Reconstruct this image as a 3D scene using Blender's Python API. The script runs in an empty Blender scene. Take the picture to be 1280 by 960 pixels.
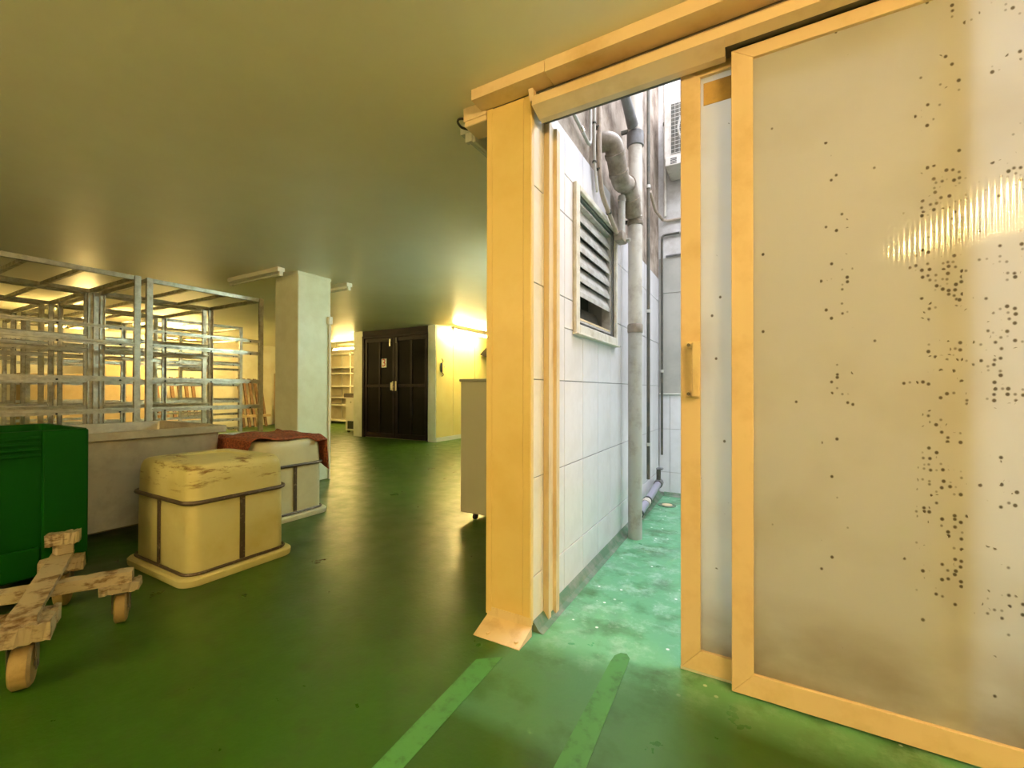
import bpy, bmesh, math, random
from mathutils import Vector, Matrix
random.seed(7)
S = bpy.context.scene
COL = S.collection
R = math.radians

# ---------------------------------------------------------------- camera
FPX, CXY, HOR = 537.0, (640.0, 480.0), 488.0
cam_d = bpy.data.cameras.new('camera')
cam = bpy.data.objects.new('camera', cam_d); COL.objects.link(cam)
cam.location = (0, 0, 1.15)
PITCH = 0.35
cam.rotation_euler = (Matrix.Rotation(R(29.4), 3, 'Z') @ Matrix.Rotation(R(90 + PITCH), 3, 'X')
                      @ Matrix.Rotation(R(0.12), 3, 'Z')).to_euler()
cam_d.sensor_fit = 'HORIZONTAL'; cam_d.sensor_width = 36.0
cam_d.lens = 36.0 * FPX / 1280.0
cam_d.shift_y = ((HOR - 480.0) - FPX * math.tan(R(PITCH))) / 1280.0
cam_d.clip_start = 0.02; cam_d.clip_end = 200
S.camera = cam

# ---------------------------------------------------------------- sky, colour management
SKY = 5.4
LAMP = (1.0, 0.66, 0.25)
w = bpy.data.worlds.new('world'); S.world = w; w.use_nodes = True
bg = w.node_tree.nodes['Background']
bg.inputs[0].default_value = (0.89, 0.94, 1.06, 1); bg.inputs[1].default_value = SKY
vs = S.view_settings
vs.view_transform = 'Standard'; vs.look = 'None'; vs.gamma = 1.0; vs.use_curve_mapping = False
vs.exposure = 0.87
pl = bpy.data.lights.new('sky_portal', 'AREA'); pl.shape = 'RECTANGLE'; pl.size = 3.1; pl.size_y = 2.8
pl.cycles.is_portal = True
po = bpy.data.objects.new('sky_portal', pl); COL.objects.link(po); po.location = (0.64, 3.52, 5.0)

# ---------------------------------------------------------------- materials
MATS = {}
def mat(name, col, rough=0.5, metal=0.0, col2=None, scale=6.0, lo=0.42, hi=0.62, bump=0.0, bscale=60.0,
        emit=None, estr=0.0, spec=0.5, vary=0.0, stretch=(1, 1, 1), detail=5.0, rvar=0.0):
    m = bpy.data.materials.new(name); m.use_nodes = True; MATS[name] = m
    nt = m.node_tree; N = nt.nodes; L = nt.links
    b = N['Principled BSDF']
    b.inputs['Base Color'].default_value = (*col, 1); b.inputs['Roughness'].default_value = rough
    b.inputs['Metallic'].default_value = metal; b.inputs['Specular IOR Level'].default_value = spec
    tc = N.new('ShaderNodeTexCoord'); mp = N.new('ShaderNodeMapping')
    mp.inputs['Scale'].default_value = stretch; L.new(tc.outputs['Object'], mp.inputs[0])
    last = None
    if col2 is not None:
        n = N.new('ShaderNodeTexNoise'); n.inputs['Scale'].default_value = scale; n.inputs['Detail'].default_value = detail
        n.inputs['Roughness'].default_value = 0.65
        L.new(mp.outputs[0], n.inputs['Vector'])
        r = N.new('ShaderNodeValToRGB'); r.color_ramp.elements[0].position = lo; r.color_ramp.elements[1].position = hi
        r.color_ramp.elements[0].color = (*col, 1); r.color_ramp.elements[1].color = (*col2, 1)
        L.new(n.outputs['Fac'], r.inputs[0]); last = r.outputs[0]
        if rvar:
            mr = N.new('ShaderNodeMapRange'); mr.inputs[1].default_value = lo; mr.inputs[2].default_value = hi
            mr.inputs[3].default_value = rough; mr.inputs[4].default_value = rough + rvar
            L.new(n.outputs['Fac'], mr.inputs[0]); L.new(mr.outputs[0], b.inputs['Roughness'])
    if vary:
        oi = N.new('ShaderNodeObjectInfo'); hs = N.new('ShaderNodeHueSaturation')
        mr = N.new('ShaderNodeMapRange'); mr.inputs[3].default_value = 1 - vary; mr.inputs[4].default_value = 1 + vary
        L.new(oi.outputs['Random'], mr.inputs[0]); L.new(mr.outputs[0], hs.inputs['Value'])
        if last: L.new(last, hs.inputs['Color'])
        else: hs.inputs['Color'].default_value = (*col, 1)
        last = hs.outputs[0]
    if last: L.new(last, b.inputs['Base Color'])
    if bump:
        n2 = N.new('ShaderNodeTexNoise'); n2.inputs['Scale'].default_value = bscale; n2.inputs['Detail'].default_value = 4
        L.new(mp.outputs[0], n2.inputs['Vector'])
        bp = N.new('ShaderNodeBump'); bp.inputs['Strength'].default_value = bump; bp.inputs['Distance'].default_value = 0.004
        L.new(n2.outputs['Fac'], bp.inputs['Height']); L.new(bp.outputs[0], b.inputs['Normal'])
    if emit:
        b.inputs['Emission Color'].default_value = (*emit, 1); b.inputs['Emission Strength'].default_value = estr
    return m

def floor_mat():
    m = bpy.data.materials.new('green_floor_paint'); m.use_nodes = True
    nt = m.node_tree; N = nt.nodes; L = nt.links; b = N['Principled BSDF']
    tc = N.new('ShaderNodeTexCoord')
    def noise(sc, det=5, rough=.6):
        n = N.new('ShaderNodeTexNoise'); n.inputs['Scale'].default_value = sc; n.inputs['Detail'].default_value = det
        n.inputs['Roughness'].default_value = rough; L.new(tc.outputs['Object'], n.inputs['Vector']); return n.outputs['Fac']
    def rng(v, a, b_, c=0., d=1.):
        r = N.new('ShaderNodeMapRange'); r.inputs[1].default_value = a; r.inputs[2].default_value = b_
        r.inputs[3].default_value = c; r.inputs[4].default_value = d; L.new(v, r.inputs[0]); return r.outputs[0]
    def mth(op, a, b_):
        q = N.new('ShaderNodeMath'); q.operation = op; q.use_clamp = True
        for i, v in enumerate((a, b_)):
            if isinstance(v, float): q.inputs[i].default_value = v
            else: L.new(v, q.inputs[i])
        return q.outputs[0]
    def mix(f, a, b_):
        q = N.new('ShaderNodeMixRGB')
        if isinstance(f, float): q.inputs[0].default_value = f
        else: L.new(f, q.inputs[0])
        for i, v in ((1, a), (2, b_)):
            if isinstance(v, tuple): q.inputs[i].default_value = (*v, 1)
            else: L.new(v, q.inputs[i])
        return q.outputs[0]
    sep = N.new('ShaderNodeSeparateXYZ'); L.new(tc.outputs['Object'], sep.inputs[0])
    base = mix(rng(noise(1.3), .35, .65), (0.022, 0.082, 0.003), (0.029, 0.098, 0.005))
    base = mix(mth('MULTIPLY', rng(noise(9, 8), .52, .75), .5), base, (0.028, 0.050, 0.012))
    # worn, newer lighter paint round the yard doorway (wear with its own edge)
    iny = mth('MULTIPLY', rng(sep.outputs['Y'], 1.22, 1.30), mth('MULTIPLY', rng(sep.outputs['X'], -1.02, -0.93), rng(sep.outputs['X'], -.02, -.30)))
    iny = mth('MAXIMUM', mth('MULTIPLY', iny, .3), mth('MULTIPLY', rng(sep.outputs['Y'], 1.62, 1.85), rng(sep.outputs['X'], -1.0, -0.93)))
    wob = mth('MULTIPLY', iny, rng(noise(4, 6), .25, .5))
    base = mix(mth('MULTIPLY', wob, .75), base, (0.17, 0.50, 0.26))
    yard = mth('MULTIPLY', rng(sep.outputs['Y'], 1.6, 2.1), rng(sep.outputs['X'], -1.0, -0.92))
    scuff = mth('MULTIPLY', yard, mth('MULTIPLY', rng(noise(7, 10, .75), .50, .68), .75))
    base = mix(scuff, base, (0.42, 0.62, 0.48))
    gr = mth('MULTIPLY', yard, mth('MULTIPLY', rng(noise(3.1, 8, .7), .52, .7), .6))
    base = mix(gr, base, (0.10, 0.19, 0.12))
    vo = N.new('ShaderNodeTexVoronoi'); vo.inputs['Scale'].default_value = 24; L.new(tc.outputs['Object'], vo.inputs['Vector'])
    sc = N.new('ShaderNodeSeparateColor'); L.new(vo.outputs['Color'], sc.inputs[0])
    drip = mth('MULTIPLY', mth('MULTIPLY', rng(vo.outputs['Distance'], .22, .14), rng(sc.outputs[0], .90, .92)),
               mth('MULTIPLY', rng(sep.outputs['Y'], 1.7, 1.9), rng(sep.outputs['X'], -0.95, -0.9)))
    base = mix(drip, base, (0.75, 0.82, 0.76))
    L.new(base, b.inputs['Base Color'])
    L.new(rng(noise(5, 6), .3, .7, .26, .46), b.inputs['Roughness'])
    bp = N.new('ShaderNodeBump'); bp.inputs['Strength'].default_value = .35; bp.inputs['Distance'].default_value = .003
    L.new(noise(38, 6), bp.inputs['Height']); L.new(bp.outputs[0], b.inputs['Normal'])
    return m

def pane_mat(name, dens, tint):
    """milky fluted polycarbonate: diffuse + translucent + gloss, with mould specks and brown dirt"""
    m = bpy.data.materials.new(name); m.use_nodes = True
    nt = m.node_tree; N = nt.nodes; L = nt.links; N.remove(N['Principled BSDF'])
    out = N['Material Output']; tc = N.new('ShaderNodeTexCoord')
    sep = N.new('ShaderNodeSeparateXYZ'); L.new(tc.outputs['Object'], sep.inputs[0])
    def rng(v, a, b_, c=0., d=1.):
        r = N.new('ShaderNodeMapRange'); r.inputs[1].default_value = a; r.inputs[2].default_value = b_
        r.inputs[3].default_value = c; r.inputs[4].default_value = d; L.new(v, r.inputs[0]); return r.outputs[0]
    def mth(op, a, b_):
        q = N.new('ShaderNodeMath'); q.operation = op
        for i, v in enumerate((a, b_)):
            if isinstance(v, float): q.inputs[i].default_value = v
            else: L.new(v, q.inputs[i])
        return q.outputs[0]
    def mix(f, a, b_):
        q = N.new('ShaderNodeMixRGB'); L.new(f, q.inputs[0])
        for i, v in ((1, a), (2, b_)):
            if isinstance(v, tuple): q.inputs[i].default_value = (*v, 1)
            else: L.new(v, q.inputs[i])
        return q.outputs[0]
    def noise(sc, det=5, st=(1, 1, 1)):
        mp = N.new('ShaderNodeMapping'); mp.inputs['Scale'].default_value = st; L.new(tc.outputs['Object'], mp.inputs[0])
        n = N.new('ShaderNodeTexNoise'); n.inputs['Scale'].default_value = sc; n.inputs['Detail'].default_value = det
        L.new(mp.outputs[0], n.inputs['Vector']); return n.outputs['Fac']
    mp = N.new('ShaderNodeMapping'); mp.inputs['Scale'].default_value = (68, 0.0, 58); L.new(tc.outputs['Object'], mp.inputs[0])
    vo = N.new('ShaderNodeTexVoronoi'); vo.inputs['Scale'].default_value = 1.0; vo.inputs['Randomness'].default_value = .55
    L.new(mp.outputs[0], vo.inputs['Vector'])
    sc = N.new('ShaderNodeSeparateColor'); L.new(vo.outputs['Color'], sc.inputs[0])
    cr = N.new('ShaderNodeValToRGB'); e = cr.color_ramp.elements
    x0, x1 = dens[0][0], dens[-1][0]
    while len(e) < len(dens): e.new(0.5)
    for k, (x, v) in enumerate(dens):
        e[k].position = (x - x0) / (x1 - x0); e[k].color = (v, v, v, 1)
    L.new(rng(sep.outputs['X'], x0, x1), cr.inputs[0])
    zr = N.new('ShaderNodeValToRGB'); ez = zr.color_ramp.elements
    for k, (z, v) in enumerate(((0, 0.0), (.16, .1), (.3, .7), (.45, 1.0), (.72, .9), (.82, .25), (1.0, .2))):
        if k > 1: ez.new(.5)
    for k, (z, v) in enumerate(((0, 0.0), (.16, .1), (.3, .7), (.45, 1.0), (.72, .9), (.82, .25), (1.0, .2))):
        ez[k].position = z; ez[k].color = (v, v, v, 1)
    L.new(rng(sep.outputs['Z'], 0.0, 2.45), zr.inputs[0])
    clump = rng(noise(9.0, 3), .44, .64, 0.0, 2.0)
    d = mth('MULTIPLY', mth('MULTIPLY', cr.outputs[0], zr.outputs[0]), clump)
    gate = mth('LESS_THAN', sc.outputs[0], d)
    spot = mth('MULTIPLY', gate, rng(vo.outputs['Distance'], .42, .22))
    spot = mth('MULTIPLY', spot, .9)
    dirt = mth('MULTIPLY', rng(sep.outputs['Z'], .42, .06), rng(noise(3.2, 6, (1, 1, 1.6)), .30, .66))
    dirt = mth('MULTIPLY', dirt, .75)
    dirt2 = mth('MULTIPLY', rng(noise(2.1, 4), .5, .75), .18)
    c = mix(dirt, tint, (0.30, 0.20, 0.09))
    c = mix(dirt2, c, (0.42, 0.34, 0.2))
    c = mix(spot, c, (0.115, 0.09, 0.055))
    wv = N.new('ShaderNodeTexWave'); wv.inputs['Scale'].default_value = 24.0; wv.bands_direction = 'X'
    L.new(tc.outputs['Object'], wv.inputs['Vector'])
    bp = N.new('ShaderNodeBump'); bp.inputs['Strength'].default_value = .14; bp.inputs['Distance'].default_value = .004
    L.new(wv.outputs['Fac'], bp.inputs['Height'])
    df = N.new('ShaderNodeBsdfDiffuse'); tl = N.new('ShaderNodeBsdfTranslucent'); gl = N.new('ShaderNodeBsdfGlossy')
    gl.inputs['Roughness'].default_value = .085; gl.inputs['Color'].default_value = (1, 1, 1, 1)
    L.new(c, df.inputs['Color']); L.new(c, tl.inputs['Color']); L.new(bp.outputs[0], gl.inputs['Normal'])
    m1 = N.new('ShaderNodeMixShader'); m1.inputs[0].default_value = .68
    L.new(df.outputs[0], m1.inputs[1]); L.new(tl.outputs[0], m1.inputs[2])
    fr = N.new('ShaderNodeFresnel'); fr.inputs[0].default_value = 1.5
    m2 = N.new('ShaderNodeMixShader'); L.new(fr.outputs[0], m2.inputs[0])
    L.new(m1.outputs[0], m2.inputs[1]); L.new(gl.outputs[0], m2.inputs[2]); L.new(m2.outputs[0], out.inputs['Surface'])
    return m

M_FLOOR = floor_mat()
CEIL = mat('ceiling_paint', (0.86, 0.81, 0.66), .42, col2=(0.83, 0.77, 0.61), scale=1.2, bump=.15, bscale=30)
WALL = mat('cream_wall_paint', (0.80, 0.76, 0.60), .45, col2=(0.72, 0.66, 0.48), scale=2, bump=.1)
WALLY = mat('yellow_panel_paint', (0.88, 0.72, 0.28), .4, col2=(0.84, 0.67, 0.24), scale=2)
COLM = mat('white_column_paint', (0.74, 0.76, 0.62), .4, col2=(0.68, 0.69, 0.54), scale=5, bump=.1, bscale=120)
FRAME = mat('yellow_cream_lacquer', (0.80, 0.62, 0.40), .36, col2=(0.68, 0.49, 0.26), scale=5, lo=.48, hi=.72, bump=.08, bscale=40)
POST = mat('yellow_cladding_paint', (0.80, 0.61, 0.25), .42, col2=(0.76, 0.56, 0.21), scale=3, bump=.08, bscale=40)
RUSTY = mat('worn_yellow_metal', (0.78, 0.62, 0.37), .45, col2=(0.56, 0.38, 0.18), scale=9, lo=.5, hi=.8, bump=.15, stretch=(1, 1, .4))
TILE = mat('white_glazed_tile', (0.83, 0.80, 0.83), .18, col2=(0.78, 0.75, 0.77), scale=7, vary=.025)
TILEC = mat('cream_glazed_tile', (0.84, 0.77, 0.62), .25, col2=(0.78, 0.70, 0.54), scale=7, vary=.03)
GROUT = mat('grey_grout', (0.36, 0.36, 0.35), .8)
PLAS = mat('stained_grey_plaster', (0.46, 0.375, 0.30), .85, col2=(0.21, 0.155, 0.115), scale=5, bump=.5, bscale=25, detail=9)
PLASL = mat('pale_render', (0.72, 0.70, 0.68), .8, col2=(0.50, 0.46, 0.43), scale=3, bump=.3, detail=9)
PANELG = mat('grey_green_board', (0.46, 0.44, 0.39), .5, col2=(0.40, 0.385, 0.34), scale=4)
PVC = mat('grey_pvc', (0.52, 0.50, 0.45), .45, col2=(0.36, 0.31, 0.25), scale=9, lo=.5, hi=.75, bump=.1)
PVCD = mat('dark_grey_pvc', (0.20, 0.20, 0.205), .4, col2=(0.15, 0.14, 0.13), scale=9)
PVCB = mat('beige_pipe', (0.50, 0.40, 0.31), .5, col2=(0.38, 0.29, 0.22), scale=14)
PVCW = mat('weathered_cream_pipe', (0.64, 0.60, 0.52), .5, col2=(0.42, 0.36, 0.29), scale=7, lo=.48, hi=.72, bump=.15)
FATP = mat('brown_stained_pvc', (0.36, 0.30, 0.235), .42, col2=(0.19, 0.145, 0.10), scale=12, lo=.4, hi=.7, bump=.15)
LAV = mat('lavender_grey_pipe', (0.34, 0.33, 0.40), .35)
BLACK = mat('black_plastic', (0.012, 0.012, 0.013), .4)
RUBBER = mat('dark_rubber', (0.03, 0.028, 0.026), .7)
ALU = mat('galvanised_steel', (0.56, 0.54, 0.48), .33, metal=.85, col2=(0.42, 0.39, 0.33), scale=14, rvar=.15)
STEEL = mat('dull_stainless', (0.50, 0.47, 0.40), .38, metal=.6, col2=(0.40, 0.36, 0.30), scale=5, rvar=.12)
CHROME = mat('bright_metal', (0.75, 0.73, 0.68), .2, metal=1.0)
LOUV = mat('louvre_aluminium', (0.66, 0.64, 0.60), .4, metal=.25, col2=(0.50, 0.46, 0.41), scale=12)
VFRAME = mat('cream_vent_frame', (0.74, 0.70, 0.60), .45, col2=(0.60, 0.54, 0.42), scale=12)
DARKG = mat('dark_greenish_metal', (0.07, 0.07, 0.055), .55, col2=(0.12, 0.10, 0.07), scale=12)
GREEN = mat('green_plastic', (0.0002, 0.050, 0.0012), .6, spec=.1, col2=(0.0002, 0.048, 0.0015), scale=4, bump=.05)
TUB = mat('aged_cream_plastic', (0.60, 0.56, 0.28), .42, col2=(0.52, 0.46, 0.18), scale=3.2, lo=.42, hi=.72, bump=.12, bscale=18)
TUBW = mat('pale_cream_plastic', (0.60, 0.58, 0.42), .42, col2=(0.50, 0.47, 0.32), scale=4, lo=.42, hi=.75, bump=.12, bscale=18)
STAIN = mat('brown_grime', (0.20, 0.12, 0.03), .8, col2=(0.10, 0.06, 0.02), scale=30)
HOOP = mat('brown_black_steel', (0.085, 0.060, 0.045), .45, metal=.3, col2=(0.26, 0.20, 0.13), scale=30, lo=.55, hi=.7)
MAT_R = mat('rust_red_fabric', (0.32, 0.085, 0.032), .95, col2=(0.13, 0.032, 0.014), scale=55, lo=.42, hi=.58, bump=.9, bscale=90)
WOOD = mat('chipped_white_timber', (0.36, 0.30, 0.20), .65, col2=(0.13, 0.075, 0.032), scale=11, lo=.50, hi=.62, bump=.4, bscale=30, stretch=(1, 1, 2.5), detail=9)
WHEELM = mat('cream_caster_tyre', (0.34, 0.245, 0.10), .6, col2=(0.25, 0.17, 0.065), scale=12)
TAPE = mat('light_green_paint', (0.058, 0.23, 0.045), .45, col2=(0.035, 0.13, 0.025), scale=16, lo=.5, hi=.7)
CAB = mat('grey_cabinet_paint', (0.66, 0.63, 0.52), .42)
CABT = mat('grey_cabinet_top', (0.46, 0.45, 0.38), .42)
DDOOR = mat('dark_brown_metal', (0.010, 0.007, 0.009), .36, metal=.0, spec=.12, col2=(0.018, 0.012, 0.012), scale=4)
DPAN = mat('black_panel', (0.008, 0.007, 0.006),   .5, spec=.05, col2=(0.010, 0.009, 0.007), scale=3)
WHITE = mat('white_enamel', (0.78, 0.76, 0.68), .35)
RED = mat('red_print', (0.55, 0.03, 0.02), .5)
GREYP = mat('light_grey_housing', (0.55, 0.56, 0.50), .4)
CLEAR = mat('frosted_diffuser', (0.60, 0.62, 0.56), .25)
TUBE_ON = mat('lit_warm_tube', (1, 1, 1), .5, emit=LAMP, estr=360.0)
TUBE_FAR = mat('lit_yellow_tube', (1, 1, 1), .5, emit=(1.0, 0.68, 0.22), estr=400.0)
TUBE_WALL = mat('lit_pale_tube', (1, 1, 1), .5, emit=(1.0, 0.76, 0.30), estr=390.0)
TUBE_FILL = mat('fill_light_tube', (1, 1, 1), .5, emit=(1.0, 0.72, 0.30), estr=215.0)  # emission of the added fill light
TUBE_COOL = mat('lit_cool_tube', (1, 1, 1), .5, emit=(0.75, 1.0, 0.86), estr=215.0)
ACW = mat('aged_white_casing', (0.56, 0.52, 0.46), .45, col2=(0.36, 0.30, 0.24), scale=8, lo=.52, hi=.75)
BLUE = mat('blue_plastic', (0.02, 0.07, 0.16), .4)
BROWNW = mat('brown_timber', (0.24, 0.14, 0.07), .7, col2=(0.16, 0.09, 0.04), scale=10)
TANW = mat('tan_board', (0.55, 0.42, 0.24), .6, col2=(0.48, 0.35, 0.19), scale=3)
PANE1 = pane_mat('milky_pane_behind', ((-.3, .02), (-.1, .03), (.1, .02), (.35, .03), (.6, .05)), (0.97, 0.975, 0.965))
PANE2 = pane_mat('milky_pane_specked', ((-.05, .0), (.03, .03), (.08, .004), (.20, .006), (.235, .17), (.285, .15), (.30, .004), (.365, .03), (.375, .03), (.39, .004),
                                        (.45, .05), (.475, .50), (.555, .75), (.585, .01), (.62, .40), (.68, .58), (.8, .5)), (0.975, 0.975, 0.975))

# ---------------------------------------------------------------- mesh helpers
def BM(): return bmesh.new()
def box(bm, x0, x1, y0, y1, z0, z1, bev=0.0, seg=1):
    x0, x1 = min(x0, x1), max(x0, x1); y0, y1 = min(y0, y1), max(y0, y1); z0, z1 = min(z0, z1), max(z0, z1)
    v = [bm.verts.new(p) for p in ((x0,y0,z0),(x1,y0,z0),(x1,y1,z0),(x0,y1,z0),(x0,y0,z1),(x1,y0,z1),(x1,y1,z1),(x0,y1,z1))]
    f = [bm.faces.new([v[i] for i in q]) for q in ((3,2,1,0),(4,5,6,7),(0,1,5,4),(1,2,6,5),(2,3,7,6),(3,0,4,7))]
    if bev:
        es = list({e for q in f for e in q.edges})
        bmesh.ops.bevel(bm, geom=es, offset=bev, segments=seg, affect='EDGES', profile=.5)
    return v
def prism(bm, prof, axis, a, b_):
    """extrude a closed 2D profile along an axis; axis X: prof=(y,z); Y: (x,z); Z: (x,y)"""
    def P(p, t): return {'X': (t, p[0], p[1]), 'Y': (p[0], t, p[1]), 'Z': (p[0], p[1], t)}[axis]
    A = [bm.verts.new(P(p, a)) for p in prof]; B = [bm.verts.new(P(p, b_)) for p in prof]; n = len(prof)
    for i in range(n): bm.faces.new((A[i], A[(i+1) % n], B[(i+1) % n], B[i]))
    bm.faces.new(A[::-1]); bm.faces.new(B)
    bmesh.ops.recalc_face_normals(bm, faces=bm.faces)
def sweep(bm, pts, rad, seg=8, closed=False):
    """round tube through points; rad number or list"""
    P = [Vector(p) for p in pts]; n = len(P); rings = []
    rr = rad if isinstance(rad, (list, tuple)) else [rad] * n
    prev = None
    for i in range(n):
        if closed: t = (P[(i+1) % n] - P[i-1])
        else: t = P[min(i+1, n-1)] - P[max(i-1, 0)]
        t.normalize()
        if prev is None:
            u = t.cross(Vector((0,0,1)));
            if u.length < 1e-3: u = t.cross(Vector((1,0,0)))
        else: u = prev - t * prev.dot(t)
        u.normalize(); prev = u; v = t.cross(u)
        rings.append([bm.verts.new(P[i] + rr[i]*(math.cos(2*math.pi*k/seg)*u + math.sin(2*math.pi*k/seg)*v)) for k in range(seg)])
    rng_ = range(n) if closed else range(n-1)
    for i in rng_:
        a, b_ = rings[i], rings[(i+1) % n]
        for k in range(seg): bm.faces.new((a[k], a[(k+1) % seg], b_[(k+1) % seg], b_[k]))
    if not closed: bm.faces.new(rings[0][::-1]); bm.faces.new(rings[-1])
    bmesh.ops.recalc_face_normals(bm, faces=bm.faces)
def cyl(bm, p0, p1, r, seg=12, r2=None): sweep(bm, [p0, p1], [r, r if r2 is None else r2], seg)
def smooth_path(pts, k=4):
    out = []; P = [Vector(p) for p in pts]
    for i in range(len(P)-1):
        p0 = P[max(i-1,0)]; p1 = P[i]; p2 = P[i+1]; p3 = P[min(i+2, len(P)-1)]
        for j in range(k):
            t = j / k
            out.append(.5*((2*p1)+(-p0+p2)*t+(2*p0-5*p1+4*p2-p3)*t*t+(-p0+3*p1-3*p2+p3)*t**3))
    out.append(P[-1]); return out
def rrect(x0, x1, y0, y1, r, k=5):
    pts = []
    for cx, cy, a0 in ((x1-r,y1-r,0),(x0+r,y1-r,90),(x0+r,y0+r,180),(x1-r,y0+r,270)):
        for j in range(k+1):
            a = R(a0 + 90*j/k); pts.append((cx+r*math.cos(a), cy+r*math.sin(a)))
    return pts
def loft(bm, loops, cap0=True, cap1=True):
    V = [[bm.verts.new(p) for p in lp] for lp in loops]; n = len(V[0])
    for a, b_ in zip(V, V[1:]):
        for k in range(n): bm.faces.new((a[k], a[(k+1) % n], b_[(k+1) % n], b_[k]))
    if cap0: bm.faces.new(V[0][::-1])
    if cap1: bm.faces.new(V[-1])
    bmesh.ops.recalc_face_normals(bm, faces=bm.faces)

def obj(name, bm, m, parent=None, smooth=False, **kw):
    me = bpy.data.meshes.new(name); bm.to_mesh(me); bm.free()
    me.materials.append(m)
    if smooth:
        for p in me.polygons: p.use_smooth = True
        try: me.set_sharp_from_angle(angle=R(38))
        except Exception: pass
    o = bpy.data.objects.new(name, me); COL.objects.link(o)
    if parent is not None: setpar(o, parent)
    for k, v in kw.items(): o[k] = v
    return o
def setpar(o, parent):
    o.parent = parent
    L = Vector((0,0,0))
    p = parent
    # meshes are written in world coordinates; undo the root's location (roots are never rotated when this is used)
    if p.parent is None: L = p.location.copy()
    o.matrix_parent_inverse = Matrix.Translation(-L)
def boxo(name, m, parent, *a, bev=0.0, seg=1, **kw):
    bm = BM(); box(bm, *a, bev=bev, seg=seg); return obj(name, bm, m, parent, **kw)
def tag(o, label, cat, group=None, kind=None):
    o['label'] = label; o['category'] = cat
    if group: o['group'] = group
    if kind: o['kind'] = kind
    return o
def thing(name, loc, label, cat, group=None, kind=None):
    o = bpy.data.objects.new(name, None); COL.objects.link(o); o.location = loc
    o.empty_display_size = .1
    return tag(o, label, cat, group, kind)
def mobj(name, mesh, parent=None, loc=(0,0,0)):
    o = bpy.data.objects.new(name, mesh); COL.objects.link(o); o.location = loc
    if parent is not None: setpar(o, parent)
    return o
def copy_tree(o, parent=None):
    c = o.copy(); COL.objects.link(c)
    if parent is not None: c.parent = parent
    for ch in list(o.children): copy_tree(ch, c)
    return c

# ================================================================ THE ROOM
H = 2.60
XW = -0.92                                   # yard face of the partition wall
fl = boxo('floor', M_FLOOR, None, -14.2, 3.2, -3.2, 10.7, -0.1, 0.0)
tag(fl, 'glossy green painted concrete floor of the workshop', 'floor', kind='structure')
bm = BM(); box(bm, -14.2, -1.03, -3.2, 10.7, H, H+.15); box(bm, -1.03, 3.2, -3.2, 1.97, H, H+.15)
tag(obj('ceiling', bm, CEIL), 'smooth low ceiling painted off-white', 'ceiling', kind='structure')
def wall(name, m, label, *boxes):
    bm = BM()
    for b_ in boxes: box(bm, *b_)
    return tag(obj(name, bm, m), label, 'wall', kind='structure')
wall('wall_left', WALL, 'far cream wall behind the drying racks', (-14.2, -14.0, -3.2, 10.7, 0, H))
wall('wall_front', WALL, 'cream wall behind the camera', (-14.0, 3.0, -3.2, -3.0, 0, H))
wall('wall_right', WALL, 'cream wall to the right of the sliding doors', (3.0, 3.2, -3.2, 1.9, 0, H))
wall('wall_back', WALL, 'cream back wall behind the white shelving', (-14.0, -1.14, 10.5, 10.7, 0, H))
# partition between room and yard, with the hole for the louvre vent (Y 2.42-3.19, z 1.55-2.33)
VY0, VY1, VZ0, VZ1 = 2.42, 3.19, 1.545, 2.335
wp = wall('wall_partition', GROUT, 'wall between the workshop and the yard, white tiles on its yard side',
     (-1.14, XW-.008, 1.82, VY0, 0, H), (-1.14, XW-.008, VY1, 5.0, 0, H),
     (-1.14, XW-.008, VY0, VY1, 0, VZ0), (-1.14, XW-.008, VY0, VY1, VZ1, H))
wall('wall_partition_back', WALL, 'inner wall continuing behind the grey cabinet', (-1.14, XW-.008, 5.0, 10.5, 0, H))
wall('wall_yard_left', PLAS, 'stained bare plaster wall above the white yard tiles',
     (-1.029, XW-.004, 1.972, 4.949, H+.006, 5.0))
wall('wall_yard_end', PLASL, 'pale rendered end wall of the yard carrying the fan unit', (-1.14, 2.4, 4.95, 5.13, 1.12, 4.75), (-1.14, 2.4, 4.96, 5.13, 0, 1.12))
wall('wall_yard_right', PLASL, 'pale rendered right wall of the yard hidden behind the doors', (2.2, 2.4, 2.1, 4.95, 0, 6.6))
wall('wall_yard_front', PLASL, 'wall over the sliding doors on the yard side',
     (XW, .86, 1.97, 2.10, 2.66, 5.0), (.86, 2.2, 1.97, 2.10, 0, 5.0), (2.2, 3.0, 1.90, 2.10, 0, H))

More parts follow.
